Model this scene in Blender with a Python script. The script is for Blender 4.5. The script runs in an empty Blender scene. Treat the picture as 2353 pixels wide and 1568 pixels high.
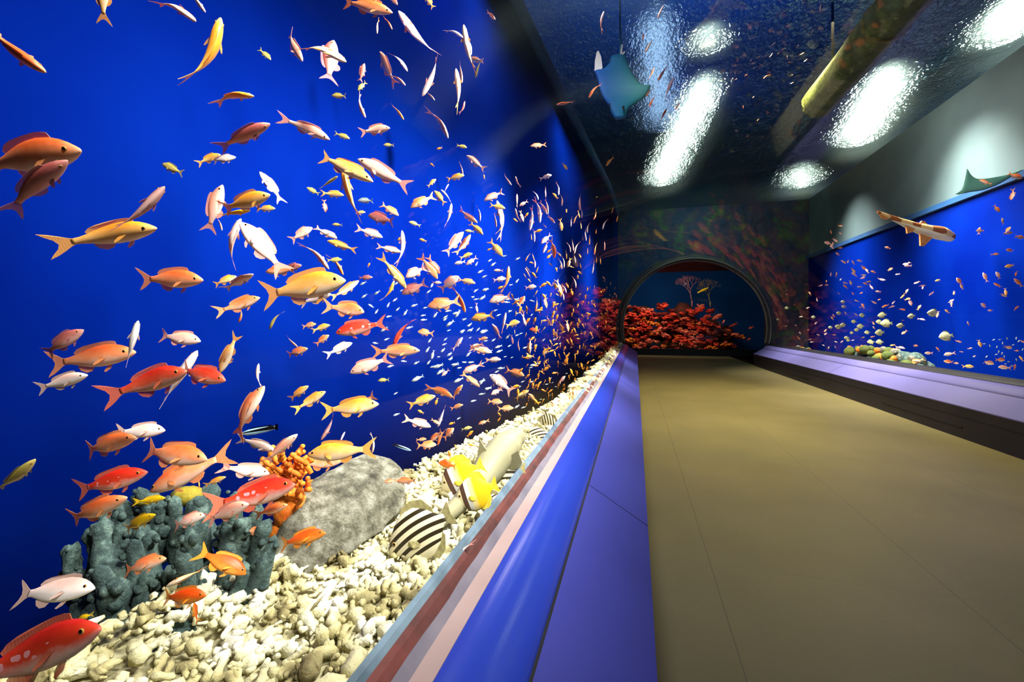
import bpy, bmesh, math, random
import numpy as np
from mathutils import Vector, Matrix, noise

# ------------------------------------------------------------------ camera, world, lights, exposure
C = bpy.context.scene.collection
SC = bpy.context.scene
H = 1.1                       # camera height above the walkway
F = 1000.0                    # focal length in photo pixels (2353 wide)
VPX, VPY = 1460.0, 745.0      # where the tunnel's lines meet
TH = math.atan((VPX - 1176.5) / F)
CT, ST = math.cos(TH), math.sin(TH)
cam = bpy.data.cameras.new('camera')
camo = bpy.data.objects.new('camera', cam)
C.objects.link(camo)
camo.location = (0, 0, H)
camo.rotation_euler = (math.pi / 2, 0, TH)
cam.sensor_width = 36
cam.lens = F / 2353 * 36
cam.shift_y = -39 / 2353
cam.clip_start = 0.02
SC.camera = camo
SC.view_settings.view_transform = 'Standard'
SC.view_settings.look = 'None'
SC.view_settings.gamma = 1
SC.view_settings.use_curve_mapping = False
SC.view_settings.exposure = 0.0
SC.cycles.use_denoising = True
SC.cycles.max_bounces = 10
SC.cycles.transparent_max_bounces = 24
SC.cycles.sample_clamp_indirect = 4
SC.cycles.caustics_reflective = False
SC.cycles.caustics_refractive = False
w = bpy.data.worlds.new('world')
SC.world = w
w.use_nodes = True
w.node_tree.nodes['Background'].inputs[0].default_value = (0.05, 0.12, 0.3, 1)
w.node_tree.nodes['Background'].inputs[1].default_value = 0.02


def area(name, loc, target, size, size_y, power, color, spread=math.pi):
    l = bpy.data.lights.new(name, 'AREA')
    l.shape = 'RECTANGLE'
    l.size, l.size_y = size, size_y
    l.spread = spread
    l.energy, l.color = power, color
    o = bpy.data.objects.new(name, l)
    C.objects.link(o)
    o.location = Vector(loc) + Vector((0, 0, H))
    d = Vector(target) - Vector(loc)
    o.rotation_euler = d.to_track_quat('-Z', 'Y').to_euler()
    return o


# tank lamps hung just under the water surface
W_ = (1, 0.94, 0.86)
area('unseen_tank_light', (-0.55, 1.5, 2.6), (-0.65, 1.5, 0), 0.25, 0.8, 20, W_)
area('unseen_tank_light', (-0.5, 3.2, 2.8), (-0.55, 3.2, 0), 0.25, 1.0, 35, W_)
area('unseen_tank_light', (-0.42, 6.5, 2.8), (-0.5, 6.3, 0), 0.2, 1.6, 40, W_)
for y_, p_ in ((1.4, 46), (2.4, 80), (3.6, 115), (5.4, 115), (8.2, 70)):  # added fill lights over the tunnel crown, brightening left-tank fish and wall
    area('unseen_tank_light', (0.95, y_, 2.0), (-1.05, y_ - 0.15, 0.12), 0.3, 0.7, p_, W_, 1.0)
area('unseen_tank_light', (1.15, -0.1, 1.95), (-0.75, 0.9, 0.42), 0.4, 0.4, 26, W_, 0.8)  # added front fill for the nearest fish
# added unseen blue fill, tinting the console and the wall
area('blue_fill_light', (-0.9, 2.6, 2.6), (0.2, 2.6, -0.8), 0.3, 2.5, 14, (0.12, 0.2, 1))
# right-hand tank
area('unseen_tank_light', (2.9, 7.4, 2.6), (4.35, 7.4, 0.0), 0.4, 2.0, 210, W_, 1.5)
area('unseen_tank_light', (3.1, 7.6, 2.9), (4.3, 7.6, 1.6), 0.4, 1.2, 35, W_)
area('unseen_tank_light', (3.1, 5.0, 2.6), (4.3, 5.2, 1.2), 0.4, 0.8, 45, W_)  # added unseen light so the small ray does not go black
area('unseen_tank_light', (2.9, 10.6, 2.6), (4.35, 10.6, 0), 0.4, 1.6, 130, W_, 1.5)
# lamps above the tunnel crown that light the walkway
area('crown_lamp', (1.6, 5.2, 3.1), (1.6, 5.2, 0), 0.9, 0.4, 120, (1, 0.86, 0.45), 1.6)
area('crown_lamp', (1.6, 7.8, 3.1), (1.6, 7.8, 0), 0.9, 0.4, 75, (1, 0.84, 0.40), 1.6)
# added unseen blue light tinting the hall seen through the water
area('hall_fill_light', (0.5, 5, 3.9), (0.5, 5, 5.6), 2.0, 5.0, 260, (0.12, 0.45, 1))
area('unseen_tank_light', (1.5, 11.6, 2.9), (1.6, 13.2, 2.2), 1.2, 0.3, 26, (0.6, 1, 0.8))  # added greenish light that brings up the end wall
# reef tank at the end
area('reef_lamp', (0.8, 16.5, 2.4), (0.7, 17.8, -0.6), 1.8, 0.3, 120, (1, 0.75, 0.6))

R = random.Random(7)
UP = Vector((0, 0, 1))
RIGHT = Vector((CT, ST, 0))
FWD = Vector((-ST, CT, 0))


def ray(px, py):
    return FWD + RIGHT * ((px - 1176.5) / F) + UP * ((VPY - py) / F)


def at(px, py, zc):
    return Vector((0, 0, H)) + ray(px, py) * zc


def lerp_tab(tab, y):
    if y <= tab[0][0]:
        return tab[0][1]
    for (a, b), (c, d) in zip(tab, tab[1:]):
        if y <= c:
            return b + (d - b) * (y - a) / (c - a)
    return tab[-1][1]


XW_TAB = [(-1.5, -1.5), (2, -1.36), (4.3, -1.15), (6.7, -0.96), (10.3, -0.62), (13.3, -0.49)]
XE_TAB = [(-1.5, -1.2), (0.3, -1.12), (0.6, -1.0), (1.0, -0.9), (1.5, -0.8), (2.9, -0.56), (3.4, -0.52), (5, -0.5), (13.3, -0.47)]
TCX, TCZ, TR = 1.533, -0.10, 1.97      # tunnel centre and radius (z relative to the camera)
YEND = 13.2
XRW = 4.4
ZSURF = 3.3
ZG = -0.575                            # gravel level


def xw(y):
    return lerp_tab(XW_TAB, y)


def xe(y):
    return lerp_tab(XE_TAB, y)


def tank_range(px, py):
    d = ray(px, py)
    z, zg = 0.05, None
    while z < 16:
        p = d * z
        if zg is None:
            if (p.x - TCX) ** 2 + (p.z - TCZ) ** 2 > TR ** 2:
                zg = z
        elif (p.x < xw(p.y) or p.x > XRW - 0.05 or p.y > YEND - 0.15 or p.z > ZSURF - 0.15 or p.z < -1.3
              or (p.x < 0 and p.x > xe(p.y) and p.z < ZG + 0.03)):
            return zg, z
        z += 0.01 if z < 3 else 0.03
    return zg or 1.0, z


# ------------------------------------------------------------------ materials
def lin(h):
    h = h.lstrip('#')
    v = [int(h[i:i + 2], 16) / 255 for i in (0, 2, 4)]
    return tuple(x / 12.92 if x <= 0.04045 else ((x + 0.055) / 1.055) ** 2.4 for x in v) + (1,)


class NT:
    def __init__(s, name):
        s.m = bpy.data.materials.new(name)
        s.m.use_nodes = True
        s.t = s.m.node_tree
        s.t.nodes.clear()
        s.out = s.n('ShaderNodeOutputMaterial')

    def n(s, kind, **kw):
        x = s.t.nodes.new(kind)
        for k, v in kw.items():
            setattr(x, k, v)
        return x

    def l(s, a, b):
        s.t.links.new(a, b)

    def set(s, node, **kw):
        for k, v in kw.items():
            node.inputs[k.replace('_', ' ')].default_value = v
        return node

    def math(s, op, a, b=None, c=None, clamp=False):
        x = s.n('ShaderNodeMath', operation=op, use_clamp=clamp)
        for i, v in enumerate((a, b, c)):
            if v is None:
                continue
            if isinstance(v, (int, float)):
                x.inputs[i].default_value = v
            else:
                s.l(v, x.inputs[i])
        return x.outputs[0]

    def mix(s, fac, a, b):
        x = s.n('ShaderNodeMix', data_type='RGBA')
        for sock, v in ((x.inputs[0], fac), (x.inputs[6], a), (x.inputs[7], b)):
            if isinstance(v, (int, float, tuple)):
                sock.default_value = v
            else:
                s.l(v, sock)
        return x.outputs[2]

    def ramp(s, fac, stops):
        x = s.n('ShaderNodeValToRGB')
        e = x.color_ramp.elements
        while len(e) < len(stops):
            e.new(0.5)
        for el, (p, c) in zip(e, stops):
            el.position = p
            el.color = c
        s.l(fac, x.inputs[0])
        return x.outputs[0]

    def noise(s, scale, detail=3, vec=None, rough=0.5):
        x = s.n('ShaderNodeTexNoise')
        x.inputs['Scale'].default_value = scale
        x.inputs['Detail'].default_value = detail
        x.inputs['Roughness'].default_value = rough
        s.l(vec if vec is not None else s.obj(), x.inputs['Vector'])
        return x.outputs['Fac']

    def obj(s):
        if not hasattr(s, '_tc'):
            s._tc = s.n('ShaderNodeTexCoord')
        return s._tc.outputs['Object']

    def sep(s, v=None):
        x = s.n('ShaderNodeSeparateXYZ')
        s.l(v if v is not None else s.obj(), x.inputs[0])
        return x.outputs

    def bump(s, h, strength, dist=0.01):
        x = s.n('ShaderNodeBump')
        x.inputs['Strength'].default_value = strength
        x.inputs['Distance'].default_value = dist
        s.l(h, x.inputs['Height'])
        return x.outputs[0]

    def bsdf(s, color, rough=0.5, spec=0.5, normal=None, metal=0.0, coat=0.0):
        b = s.n('ShaderNodeBsdfPrincipled')
        if isinstance(color, tuple):
            b.inputs['Base Color'].default_value = color
        else:
            s.l(color, b.inputs['Base Color'])
        b.inputs['Roughness'].default_value = rough
        b.inputs['Specular IOR Level'].default_value = spec
        b.inputs['Metallic'].default_value = metal
        b.inputs['Coat Weight'].default_value = coat
        if normal is not None:
            s.l(normal, b.inputs['Normal'])
        return b.outputs[0]

    def done(s, shader):
        s.l(shader, s.out.inputs[0])
        return s.m


def noisy(name, c1, c2, scale, rough=0.6, bump=0.0, bscale=None, spec=0.3, bdist=0.01, metal=0.0, coat=0.0, detail=4):
    t = NT(name)
    f = t.noise(scale, detail)
    col = t.ramp(f, [(0.3, lin(c1)), (0.7, lin(c2))])
    nrm = t.bump(t.noise(bscale or scale, 5), bump, bdist) if bump else None
    return t.done(t.bsdf(col, rough, spec, nrm, metal, coat))


M = {}
# painted tank wall
t = NT('blue_tank_paint')
col = t.ramp(t.noise(0.9, 4), [(0.3, (0.0003, 0.005, 0.10, 1)), (0.7, (0.0006, 0.011, 0.155, 1))])
M['wall'] = t.done(t.bsdf(col, 0.9, 0.0))
t = NT('painted_reflection_mottle')  # reflections around the arch are painted in as colour blotches
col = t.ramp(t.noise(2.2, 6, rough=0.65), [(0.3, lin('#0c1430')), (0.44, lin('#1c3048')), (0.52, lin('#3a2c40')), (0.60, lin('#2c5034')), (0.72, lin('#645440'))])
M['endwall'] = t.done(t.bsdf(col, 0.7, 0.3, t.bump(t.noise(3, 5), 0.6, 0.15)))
M['upper'] = noisy('grey_green_render', '#34464a', '#4e6060', 0.8, 0.75, 0.1, 6)
M['dark'] = noisy('black_paint', '#0a0a0e', '#14141a', 3, 0.6)
M['hall'] = noisy('dark_hall_paint', '#062a52', '#0a3c66', 2, 0.9)
M['deep'] = noisy('dark_tank_bed', '#101c3c', '#1c2c50', 4, 0.9, 0.4, 9)

t = NT('tunnel_acrylic')
lw = t.n('ShaderNodeLayerWeight')
lw.inputs[0].default_value = 0.5
fz = t.math('ADD', t.math('MULTIPLY', t.math('POWER', lw.outputs['Facing'], 5.2), 0.75), 0.012)
g = t.n('ShaderNodeBsdfGlossy')
g.inputs['Roughness'].default_value = 0.03
tr = t.n('ShaderNodeBsdfTransparent')
tr.inputs[0].default_value = (0.97, 0.99, 1, 1)
mx = t.n('ShaderNodeMixShader')
t.l(fz, mx.inputs[0])
t.l(tr.outputs[0], mx.inputs[1])
t.l(g.outputs[0], mx.inputs[2])
M['acrylic'] = t.done(mx.outputs[0])

NW = 1.18
t = NT('rippled_water')
sx = t.n('ShaderNodeMapping')
sx.inputs['Scale'].default_value = (1.0, 0.55, 1)
t.l(t.obj(), sx.inputs[0])
n1 = t.noise(8, 3, sx.outputs[0])
n2 = t.noise(30, 2, sx.outputs[0])
hh = t.math('ADD', t.math('MULTIPLY', n1, 1.0), t.math('MULTIPLY', n2, 0.6))
bm_ = t.bump(hh, 1.0, 0.085)
r1 = t.n('ShaderNodeBsdfRefraction')
r1.inputs['IOR'].default_value = NW
r1.inputs['Roughness'].default_value = 0.02
r1.inputs['Color'].default_value = (0.6, 0.82, 0.95, 1)
t.l(bm_, r1.inputs['Normal'])
r2 = t.n('ShaderNodeBsdfGlossy')
r2.inputs['Roughness'].default_value = 0.12
r2.inputs['Color'].default_value = (0.4, 0.75, 0.85, 1)
t.l(bm_, r2.inputs['Normal'])
r3 = t.n('ShaderNodeBsdfRefraction')
r3.inputs['IOR'].default_value = NW
r3.inputs['Roughness'].default_value = 0.3
r3.inputs['Color'].default_value = (0.7, 0.85, 0.75, 1)
r4 = t.n('ShaderNodeBsdfRefraction')
r4.inputs['IOR'].default_value = NW
r4.inputs['Roughness'].default_value = 0.72
r4.inputs['Color'].default_value = (0.55, 0.8, 0.85, 1)
def mixs(f_, a, b):
    m_ = t.n('ShaderNodeMixShader')
    m_.inputs[0].default_value = f_
    t.l(a, m_.inputs[1])
    t.l(b, m_.inputs[2])
    return m_.outputs[0]
rough_ = mixs(0.85, r3.outputs[0], r4.outputs[0])
clear_ = mixs(0.35, r1.outputs[0], r2.outputs[0])
M['water'] = t.done(mixs(0.3, clear_, rough_))


def emit(name, color, strength):
    t = NT(name)
    e = t.n('ShaderNodeEmission')
    e.inputs[0].default_value = color
    e.inputs[1].default_value = strength
    return t.done(e.outputs[0])


M['lamp'] = emit('lamp_glow', (1, 0.93, 0.7, 1), 70)
M['panel'] = emit('panel_glow', (0.55, 0.68, 1, 1), 2.2)

# walkway
t = NT('walkway_vinyl')
s_ = t.sep()


def seam(co, off, per, wd):
    f = t.math('ABSOLUTE', t.math('SUBTRACT', t.math('FRACT', t.math('DIVIDE', t.math('SUBTRACT', co, off), per)), 0.5))
    return t.math('GREATER_THAN', f, 0.5 - wd / per)


sm = t.math('MAXIMUM', seam(s_[0], 0.33, 0.92, 0.0016), t.math('MULTIPLY', seam(s_[1], 1.25, 0.92, 0.0012), 0.5))
base = t.ramp(t.noise(1.6, 5), [(0.3, lin('#625a38')), (0.7, lin('#706642'))])
base = t.mix(t.math('MULTIPLY', t.noise(60, 3), 0.35), base, lin('#4e462c'))
col = t.mix(t.math('MULTIPLY', sm, 0.75), base, lin('#2a281f'))
M['floor'] = t.done(t.bsdf(col, 0.5, 0.3, t.bump(t.noise(90, 3), 0.06, 0.003)))

M['panelblue'] = noisy('lavender_blue_laminate', '#2c3082', '#34388f', 1.5, 0.45, 0, spec=0.3)
M['railblue'] = noisy('polished_blue_metal', '#1e3090', '#24389c', 1.2, 0.2, 0, spec=0.22, coat=0.0)
M['lavender'] = noisy('lavender_laminate', '#5c588e', '#68649a', 1.5, 0.35, 0, spec=0.45)
M['kick'] = noisy('dark_plum_kickboard', '#17131b', '#1f1a24', 3, 0.5)
M['pink'] = noisy('pale_pink_strip', '#8c7874', '#988480', 5, 0.5)
M['sealgrey'] = noisy('grey_sealant', '#55525e', '#6c6772', 9, 0.6, 0.2, 30)
M['rust'] = noisy('rust_brown_sealant', '#2c1614', '#5a2a24', 12, 0.7, 0.4, 40)
M['edge'] = noisy('weathered_acrylic_edge', '#42545f', '#6a7f8d', 14, 0.5, 0.2, 40)
t = NT('ring_metal')
M['ring'] = noisy('dark_ring_metal', '#221a1c', '#2e2426', 4, 0.35, 0, spec=0.6)
M['lip'] = noisy('brushed_ring_lip', '#6c655a', '#7c7468', 6, 0.4, 0)


def gravel_mat():
    t = NT('coral_rubble')
    f = t.noise(11, 2)
    col = t.ramp(f, [(0.30, lin('#6c6240')), (0.42, lin('#b4aa78')), (0.54, lin('#d2cca4')), (0.68, lin('#e6e2cc'))])
    return t.done(t.bsdf(col, 0.7, 0.2, t.bump(t.noise(110, 5, rough=0.65), 0.8, 0.006)))


M['gravel'] = gravel_mat()
M['bed'] = noisy('coarse_coral_sand', '#8a8258', '#cfc8a0', 40, 0.9, 0.8, 50, bdist=0.01)
t = NT('pale_limestone')
f = t.noise(22, 10, rough=0.72)
col = t.ramp(f, [(0.34, lin('#46443a')), (0.46, lin('#7c7966')), (0.55, lin('#a3a08c')), (0.68, lin('#d0cebe'))])
M['rock'] = t.done(t.bsdf(col, 0.85, 0.2, t.bump(t.noise(40, 9, rough=0.75), 1.0, 0.03)))
t = NT('grey_green_coral')
f = t.noise(34, 7, rough=0.7)
col = t.ramp(f, [(0.3, lin('#1e2c2c')), (0.5, lin('#445854')), (0.68, lin('#7c9488'))])
M['coral'] = t.done(t.bsdf(col, 0.8, 0.25, t.bump(t.noise(75, 6, rough=0.7), 1.0, 0.012)))
M['ocoral'] = noisy('orange_coral', '#b85010', '#ee8a24', 30, 0.7, 0.5, 60)
M['greenalgae'] = noisy('olive_encrusting_coral', '#4a4a18', '#8a7a1c', 20, 0.8, 0.5, 50)
t = NT('olive_mottle')
f = t.noise(5, 6, rough=0.7)
col = t.ramp(f, [(0.3, lin('#2e381e')), (0.5, lin('#56622f')), (0.7, lin('#74733f'))])
M['algae'] = t.done(t.bsdf(col, 0.85, 0.2, t.bump(t.noise(30, 5), 0.5, 0.02)))
M['red1'] = noisy('red_soft_coral', '#b02010', '#e85030', 9, 0.7, 0.6, 20, bdist=0.05)
M['red2'] = noisy('salmon_soft_coral', '#c04030', '#f09070', 9, 0.7, 0.6, 20, bdist=0.05)
M['red3'] = noisy('orange_soft_coral', '#c05010', '#f0902a', 9, 0.7, 0.6, 20, bdist=0.05)
M['redd'] = noisy('dark_red_soft_coral', '#4a100a', '#8c2416', 9, 0.8, 0.6, 20, bdist=0.05)
M['reefrock'] = noisy('dark_reef_rock', '#2a1410', '#5c2a1c', 3, 0.9, 0.8, 8, bdist=0.1)
M['fan'] = noisy('dusky_pink_gorgonian', '#7a4a4c', '#a06a66', 10, 0.8)
M['fan2'] = noisy('olive_gorgonian', '#6a5a30', '#8a7a40', 10, 0.8)

# ------------------------------------------------------------------ object helpers


def obj(name, me, parent=None):
    o = bpy.data.objects.new(name, me)
    C.objects.link(o)
    if parent is not None:
        o.parent = parent
    return o


def mesh(name, verts, faces, mats, smooth=True, midx=None):
    me = bpy.data.meshes.new(name)
    me.from_pydata([tuple(v) for v in verts], [], faces)
    for m in (mats if isinstance(mats, (list, tuple)) else [mats]):
        me.materials.append(m)
    if midx is not None:
        me.polygons.foreach_set('material_index', midx)
    me.polygons.foreach_set('use_smooth', [smooth] * len(me.polygons))
    me.update()
    return me


def fix(me):
    b = bmesh.new()
    b.from_mesh(me)
    bmesh.ops.recalc_face_normals(b, faces=b.faces)
    b.to_mesh(me)
    b.free()
    return me


def tag(o, label=None, cat=None, group=None, kind=None):
    for k, v in (('label', label), ('category', cat), ('group', group), ('kind', kind)):
        if v:
            o[k] = v
    return o


def empty(name, loc, label, cat, group=None):
    o = bpy.data.objects.new(name, None)
    o.empty_display_size = 0.05
    C.objects.link(o)
    o.location = loc
    return tag(o, label, cat, group)


def prism(name, poly, y0, y1, mat, parent=None, ny=1, smooth=False):
    """cross-section (x, z relative to the camera) drawn out along the tunnel"""
    v, f, n = [], [], len(poly)
    for k in range(ny + 1):
        y = y0 + (y1 - y0) * k / ny
        v += [(x, y, z + H) for x, z in poly]
    for k in range(ny):
        for i in range(n):
            j = (i + 1) % n
            f.append((k * n + i, k * n + j, (k + 1) * n + j, (k + 1) * n + i))
    f.append(tuple(range(n))[::-1])
    f.append(tuple(ny * n + i for i in range(n)))
    return obj(name, fix(mesh(name, v, f, mat, smooth)), parent)


def box(name, lo, hi, mat, parent=None):
    return prism(name, [(lo[0], lo[2]), (hi[0], lo[2]), (hi[0], hi[2]), (lo[0], hi[2])], lo[1], hi[1], mat, parent)


def tube(pts, rad, seg=8, cap=True):
    """verts, faces of a tube through pts with one radius per point"""
    v, f = [], []
    pts = [Vector(p) for p in pts]
    ref = Vector((0.3, 0.9, 0.2)).normalized()
    for i, p in enumerate(pts):
        d = (pts[min(i + 1, len(pts) - 1)] - pts[max(i - 1, 0)]).normalized()
        a = d.cross(ref)
        if a.length < 1e-3:
            a = d.cross(Vector((1, 0, 0)))
        a.normalize()
        b = d.cross(a)
        for k in range(seg):
            t_ = 2 * math.pi * k / seg
            v.append(p + (a * math.cos(t_) + b * math.sin(t_)) * rad[i])
    for i in range(len(pts) - 1):
        for k in range(seg):
            k2 = (k + 1) % seg
            f.append((i * seg + k, i * seg + k2, (i + 1) * seg + k2, (i + 1) * seg + k))
    if cap:
        f.append(tuple(range(seg))[::-1])
        f.append(tuple((len(pts) - 1) * seg + k for k in range(seg)))
    return v, f


class Acc:
    def __init__(s):
        s.v, s.f = [], []

    def add(s, v, f):
        o = len(s.v)
        s.v += list(v)
        s.f += [tuple(i + o for i in q) for q in f]

    def mesh(s, name, mat, smooth=True):
        return fix(mesh(name, s.v, s.f, mat, smooth))


# ------------------------------------------------------------------ setting
def structure(o):
    o['kind'] = 'structure'
    return o


Y0 = -1.2
structure(box('floor', (0.0, Y0, -1.2), (3.066, 16.3, -1.1), M['floor']))

# left tank back wall, slightly curved in plan
ys = [Y0 + (YEND - Y0) * i / 60 for i in range(61)]
v, f = [], []
for y in ys:
    v += [(xw(y), y, -1.5 + H), (xw(y), y, ZSURF + H), (xw(y) - 0.12, y, ZSURF + H), (xw(y) - 0.12, y, -1.5 + H)]
for i in range(60):
    for k in range(4):
        f.append((4 * i + k, 4 * i + (k + 1) % 4, 4 * i + 4 + (k + 1) % 4, 4 * i + 4 + k))
f += [(0, 1, 2, 3), (243, 242, 241, 240)]
structure(obj('wall_left', fix(mesh('wall_left', v, f, M['wall']))))
# dark coping along its top edge
v, f = [], []
for y in ys:
    x = xw(y)
    v += [(x + 0.05, y, 3.12 + H), (x + 0.05, y, ZSURF + 0.02 + H), (x - 0.02, y, ZSURF + 0.02 + H), (x - 0.02, y, 3.12 + H)]
f = []
for i in range(60):
    for k in range(4):
        f.append((4 * i + k, 4 * i + (k + 1) % 4, 4 * i + 4 + (k + 1) % 4, 4 * i + 4 + k))
f += [(0, 1, 2, 3), (243, 242, 241, 240)]
structure(obj('trim_1', fix(mesh('trim_1', v, f, M['hall']))))
# ledge under the gravel, and the deeper bed behind it
v, f = [], []
for y in ys:
    v += [(-0.36, y, -0.62 + H), (xe(y), y, -0.62 + H), (xe(y) - 0.01, y, -0.95 + H), (-0.36, y, -0.95 + H)]
for i in range(60):
    for k in range(4):
        f.append((4 * i + k, 4 * i + (k + 1) % 4, 4 * i + 4 + (k + 1) % 4, 4 * i + 4 + k))
f += [(0, 1, 2, 3), (243, 242, 241, 240)]
structure(obj('trim_2', fix(mesh('trim_2', v, f, M['deep']))))
structure(box('floor_left', (-1.65, Y0, -1.55), (-0.35, YEND, -1.45), M['deep']))
# right tank
structure(box('wall_right', (XRW, Y0, -1.5), (XRW + 0.1, YEND, 1.72), M['wall']))
structure(box('wall_right_upper', (XRW + 0.02, Y0, 1.80), (XRW + 0.12, YEND, ZSURF), M['upper']))
structure(box('trim_3', (XRW - 0.05, Y0, 1.72), (XRW + 0.12, YEND, 1.80), M['hall']))
structure(box('floor_right', (3.42, Y0, -0.85), (XRW, YEND, -0.72), M['bed']))
# end wall with the round portal
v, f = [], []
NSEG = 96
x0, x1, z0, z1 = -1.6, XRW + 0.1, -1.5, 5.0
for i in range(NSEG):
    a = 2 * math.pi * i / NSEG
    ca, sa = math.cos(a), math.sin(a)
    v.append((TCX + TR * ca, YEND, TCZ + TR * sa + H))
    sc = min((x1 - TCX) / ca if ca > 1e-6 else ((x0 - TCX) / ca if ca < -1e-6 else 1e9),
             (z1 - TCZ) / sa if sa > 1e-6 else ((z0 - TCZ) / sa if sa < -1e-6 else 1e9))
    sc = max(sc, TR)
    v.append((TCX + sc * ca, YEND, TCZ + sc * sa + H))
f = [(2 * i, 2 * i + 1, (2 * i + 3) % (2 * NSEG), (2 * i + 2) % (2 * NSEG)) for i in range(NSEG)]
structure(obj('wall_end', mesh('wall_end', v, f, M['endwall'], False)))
# vestibule beyond the ring
structure(box('wall_vestibule', (-0.62, YEND + 0.04, -1.1), (-0.5, 16.3, 2.1), M['dark']))
structure(box('wall_vestibule_right', (4.6, YEND + 0.04, -1.1), (4.72, 16.3, 2.1), M['dark']))
structure(box('ceiling_vestibule', (-0.62, YEND + 0.04, 1.83), (4.72, 16.3, 1.95), M['dark']))
structure(box('baseboard_end', (-0.62, 16.2, -1.1), (4.72, 16.32, -0.87), M['dark']))
structure(box('window_2', (-0.62, 16.26, -0.87), (4.72, 16.29, 1.83), M['acrylic']))
M['reefwall'] = noisy('deep_blue_reef_wall_paint', '#0c3060', '#103c74', 0.6, 0.9, spec=0.0)
structure(box('wall_reef', (-2.5, 20.5, -1.4), (6.0, 20.6, 3.2), M['reefwall']))
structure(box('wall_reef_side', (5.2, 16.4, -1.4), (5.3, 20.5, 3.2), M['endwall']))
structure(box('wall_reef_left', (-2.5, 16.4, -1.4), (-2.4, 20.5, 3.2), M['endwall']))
structure(box('floor_reef', (-2.5, 16.33, -1.4), (5.3, 20.5, -1.1), M['reefrock']))
# hall ceiling above the water
structure(box('ceiling', (-3, Y0, 5.6), (6.5, 24, 5.7), M['hall']))
structure(box('wall_hall_left', (-2.2, Y0, ZSURF + 0.03), (-2.1, 24, 5.6), M['hall']))
structure(box('wall_hall_right', (5.2, Y0, ZSURF + 0.03), (5.3, 24, 5.6), M['hall']))

# the acrylic tube
a0 = math.pi + math.asin(0.425 / TR)
a1 = -math.asin(0.425 / TR)
v, f = [], []
NA, NY = 64, 28
for k in range(NY + 1):
    y = Y0 + (YEND - Y0) * k / NY
    for i in range(NA + 1):
        a = a0 + (a1 - a0) * i / NA
        v.append((TCX + TR * math.cos(a), y, TCZ + TR * math.sin(a) + H))
for k in range(NY):
    for i in range(NA):
        p = k * (NA + 1) + i
        f.append((p, p + 1, p + NA + 2, p + NA + 1))
structure(obj('window_1', mesh('window_1', v, f, M['acrylic'])))

# water surface
v, f = [], []
for y in ys:
    v += [(xw(y) + 0.02, y, ZSURF + H), (XRW + 0.02, y, ZSURF + H)]
f = [(2 * i, 2 * i + 2, 2 * i + 3, 2 * i + 1) for i in range(60)]   # faces look down into the water
o = obj('water_surface', mesh('water_surface', v, f, M['water'], False))
o['kind'] = 'structure'

# ring at the tunnel's end
ring = empty('arch_frame', (TCX, YEND - 0.05, H + TCZ), 'dark round arch frame with a pale metal lip at the tunnel end', 'arch')


def ring_part(name, ra, rb, ya, yb, mat):
    v, f = [], []
    n = 80
    s0, s1 = math.pi + 0.22, -0.22
    for i in range(n + 1):
        a = s0 + (s1 - s0) * i / n
        for r, y in ((ra, ya), (rb, ya), (rb, yb), (ra, yb)):
            v.append((r * math.cos(a), y, r * math.sin(a)))
    for i in range(n):
        for k in range(4):
            f.append((4 * i + k, 4 * i + (k + 1) % 4, 4 * i + 4 + (k + 1) % 4, 4 * i + 4 + k))
    f += [(0, 1, 2, 3), (4 * n + 3, 4 * n + 2, 4 * n + 1, 4 * n)]
    me = mesh(name, v, f, mat)
    fix(me)
    me.polygons.foreach_set('use_smooth', [False] * len(me.polygons))
    return obj(name, me, ring)


ring_part('ring_flange', 1.90, 1.965, -0.10, 0.04, M['ring'])
ring_part('ring_lip', 1.93, 1.95, -0.14, -0.10, M['lip'])
ring_part('inner_lip', 1.86, 1.90, 0.0, 0.04, M['lip'])

# ------------------------------------------------------------------ consoles along both sides
CP = [(0.046, -1.1), (0.046, -0.8), (-0.185, -0.655), (-0.19, -0.645), (-0.31, -0.57), (-0.345, -0.568), (-0.365, -0.548),
      (-0.385, -0.535), (-0.40, -0.52)]


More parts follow.
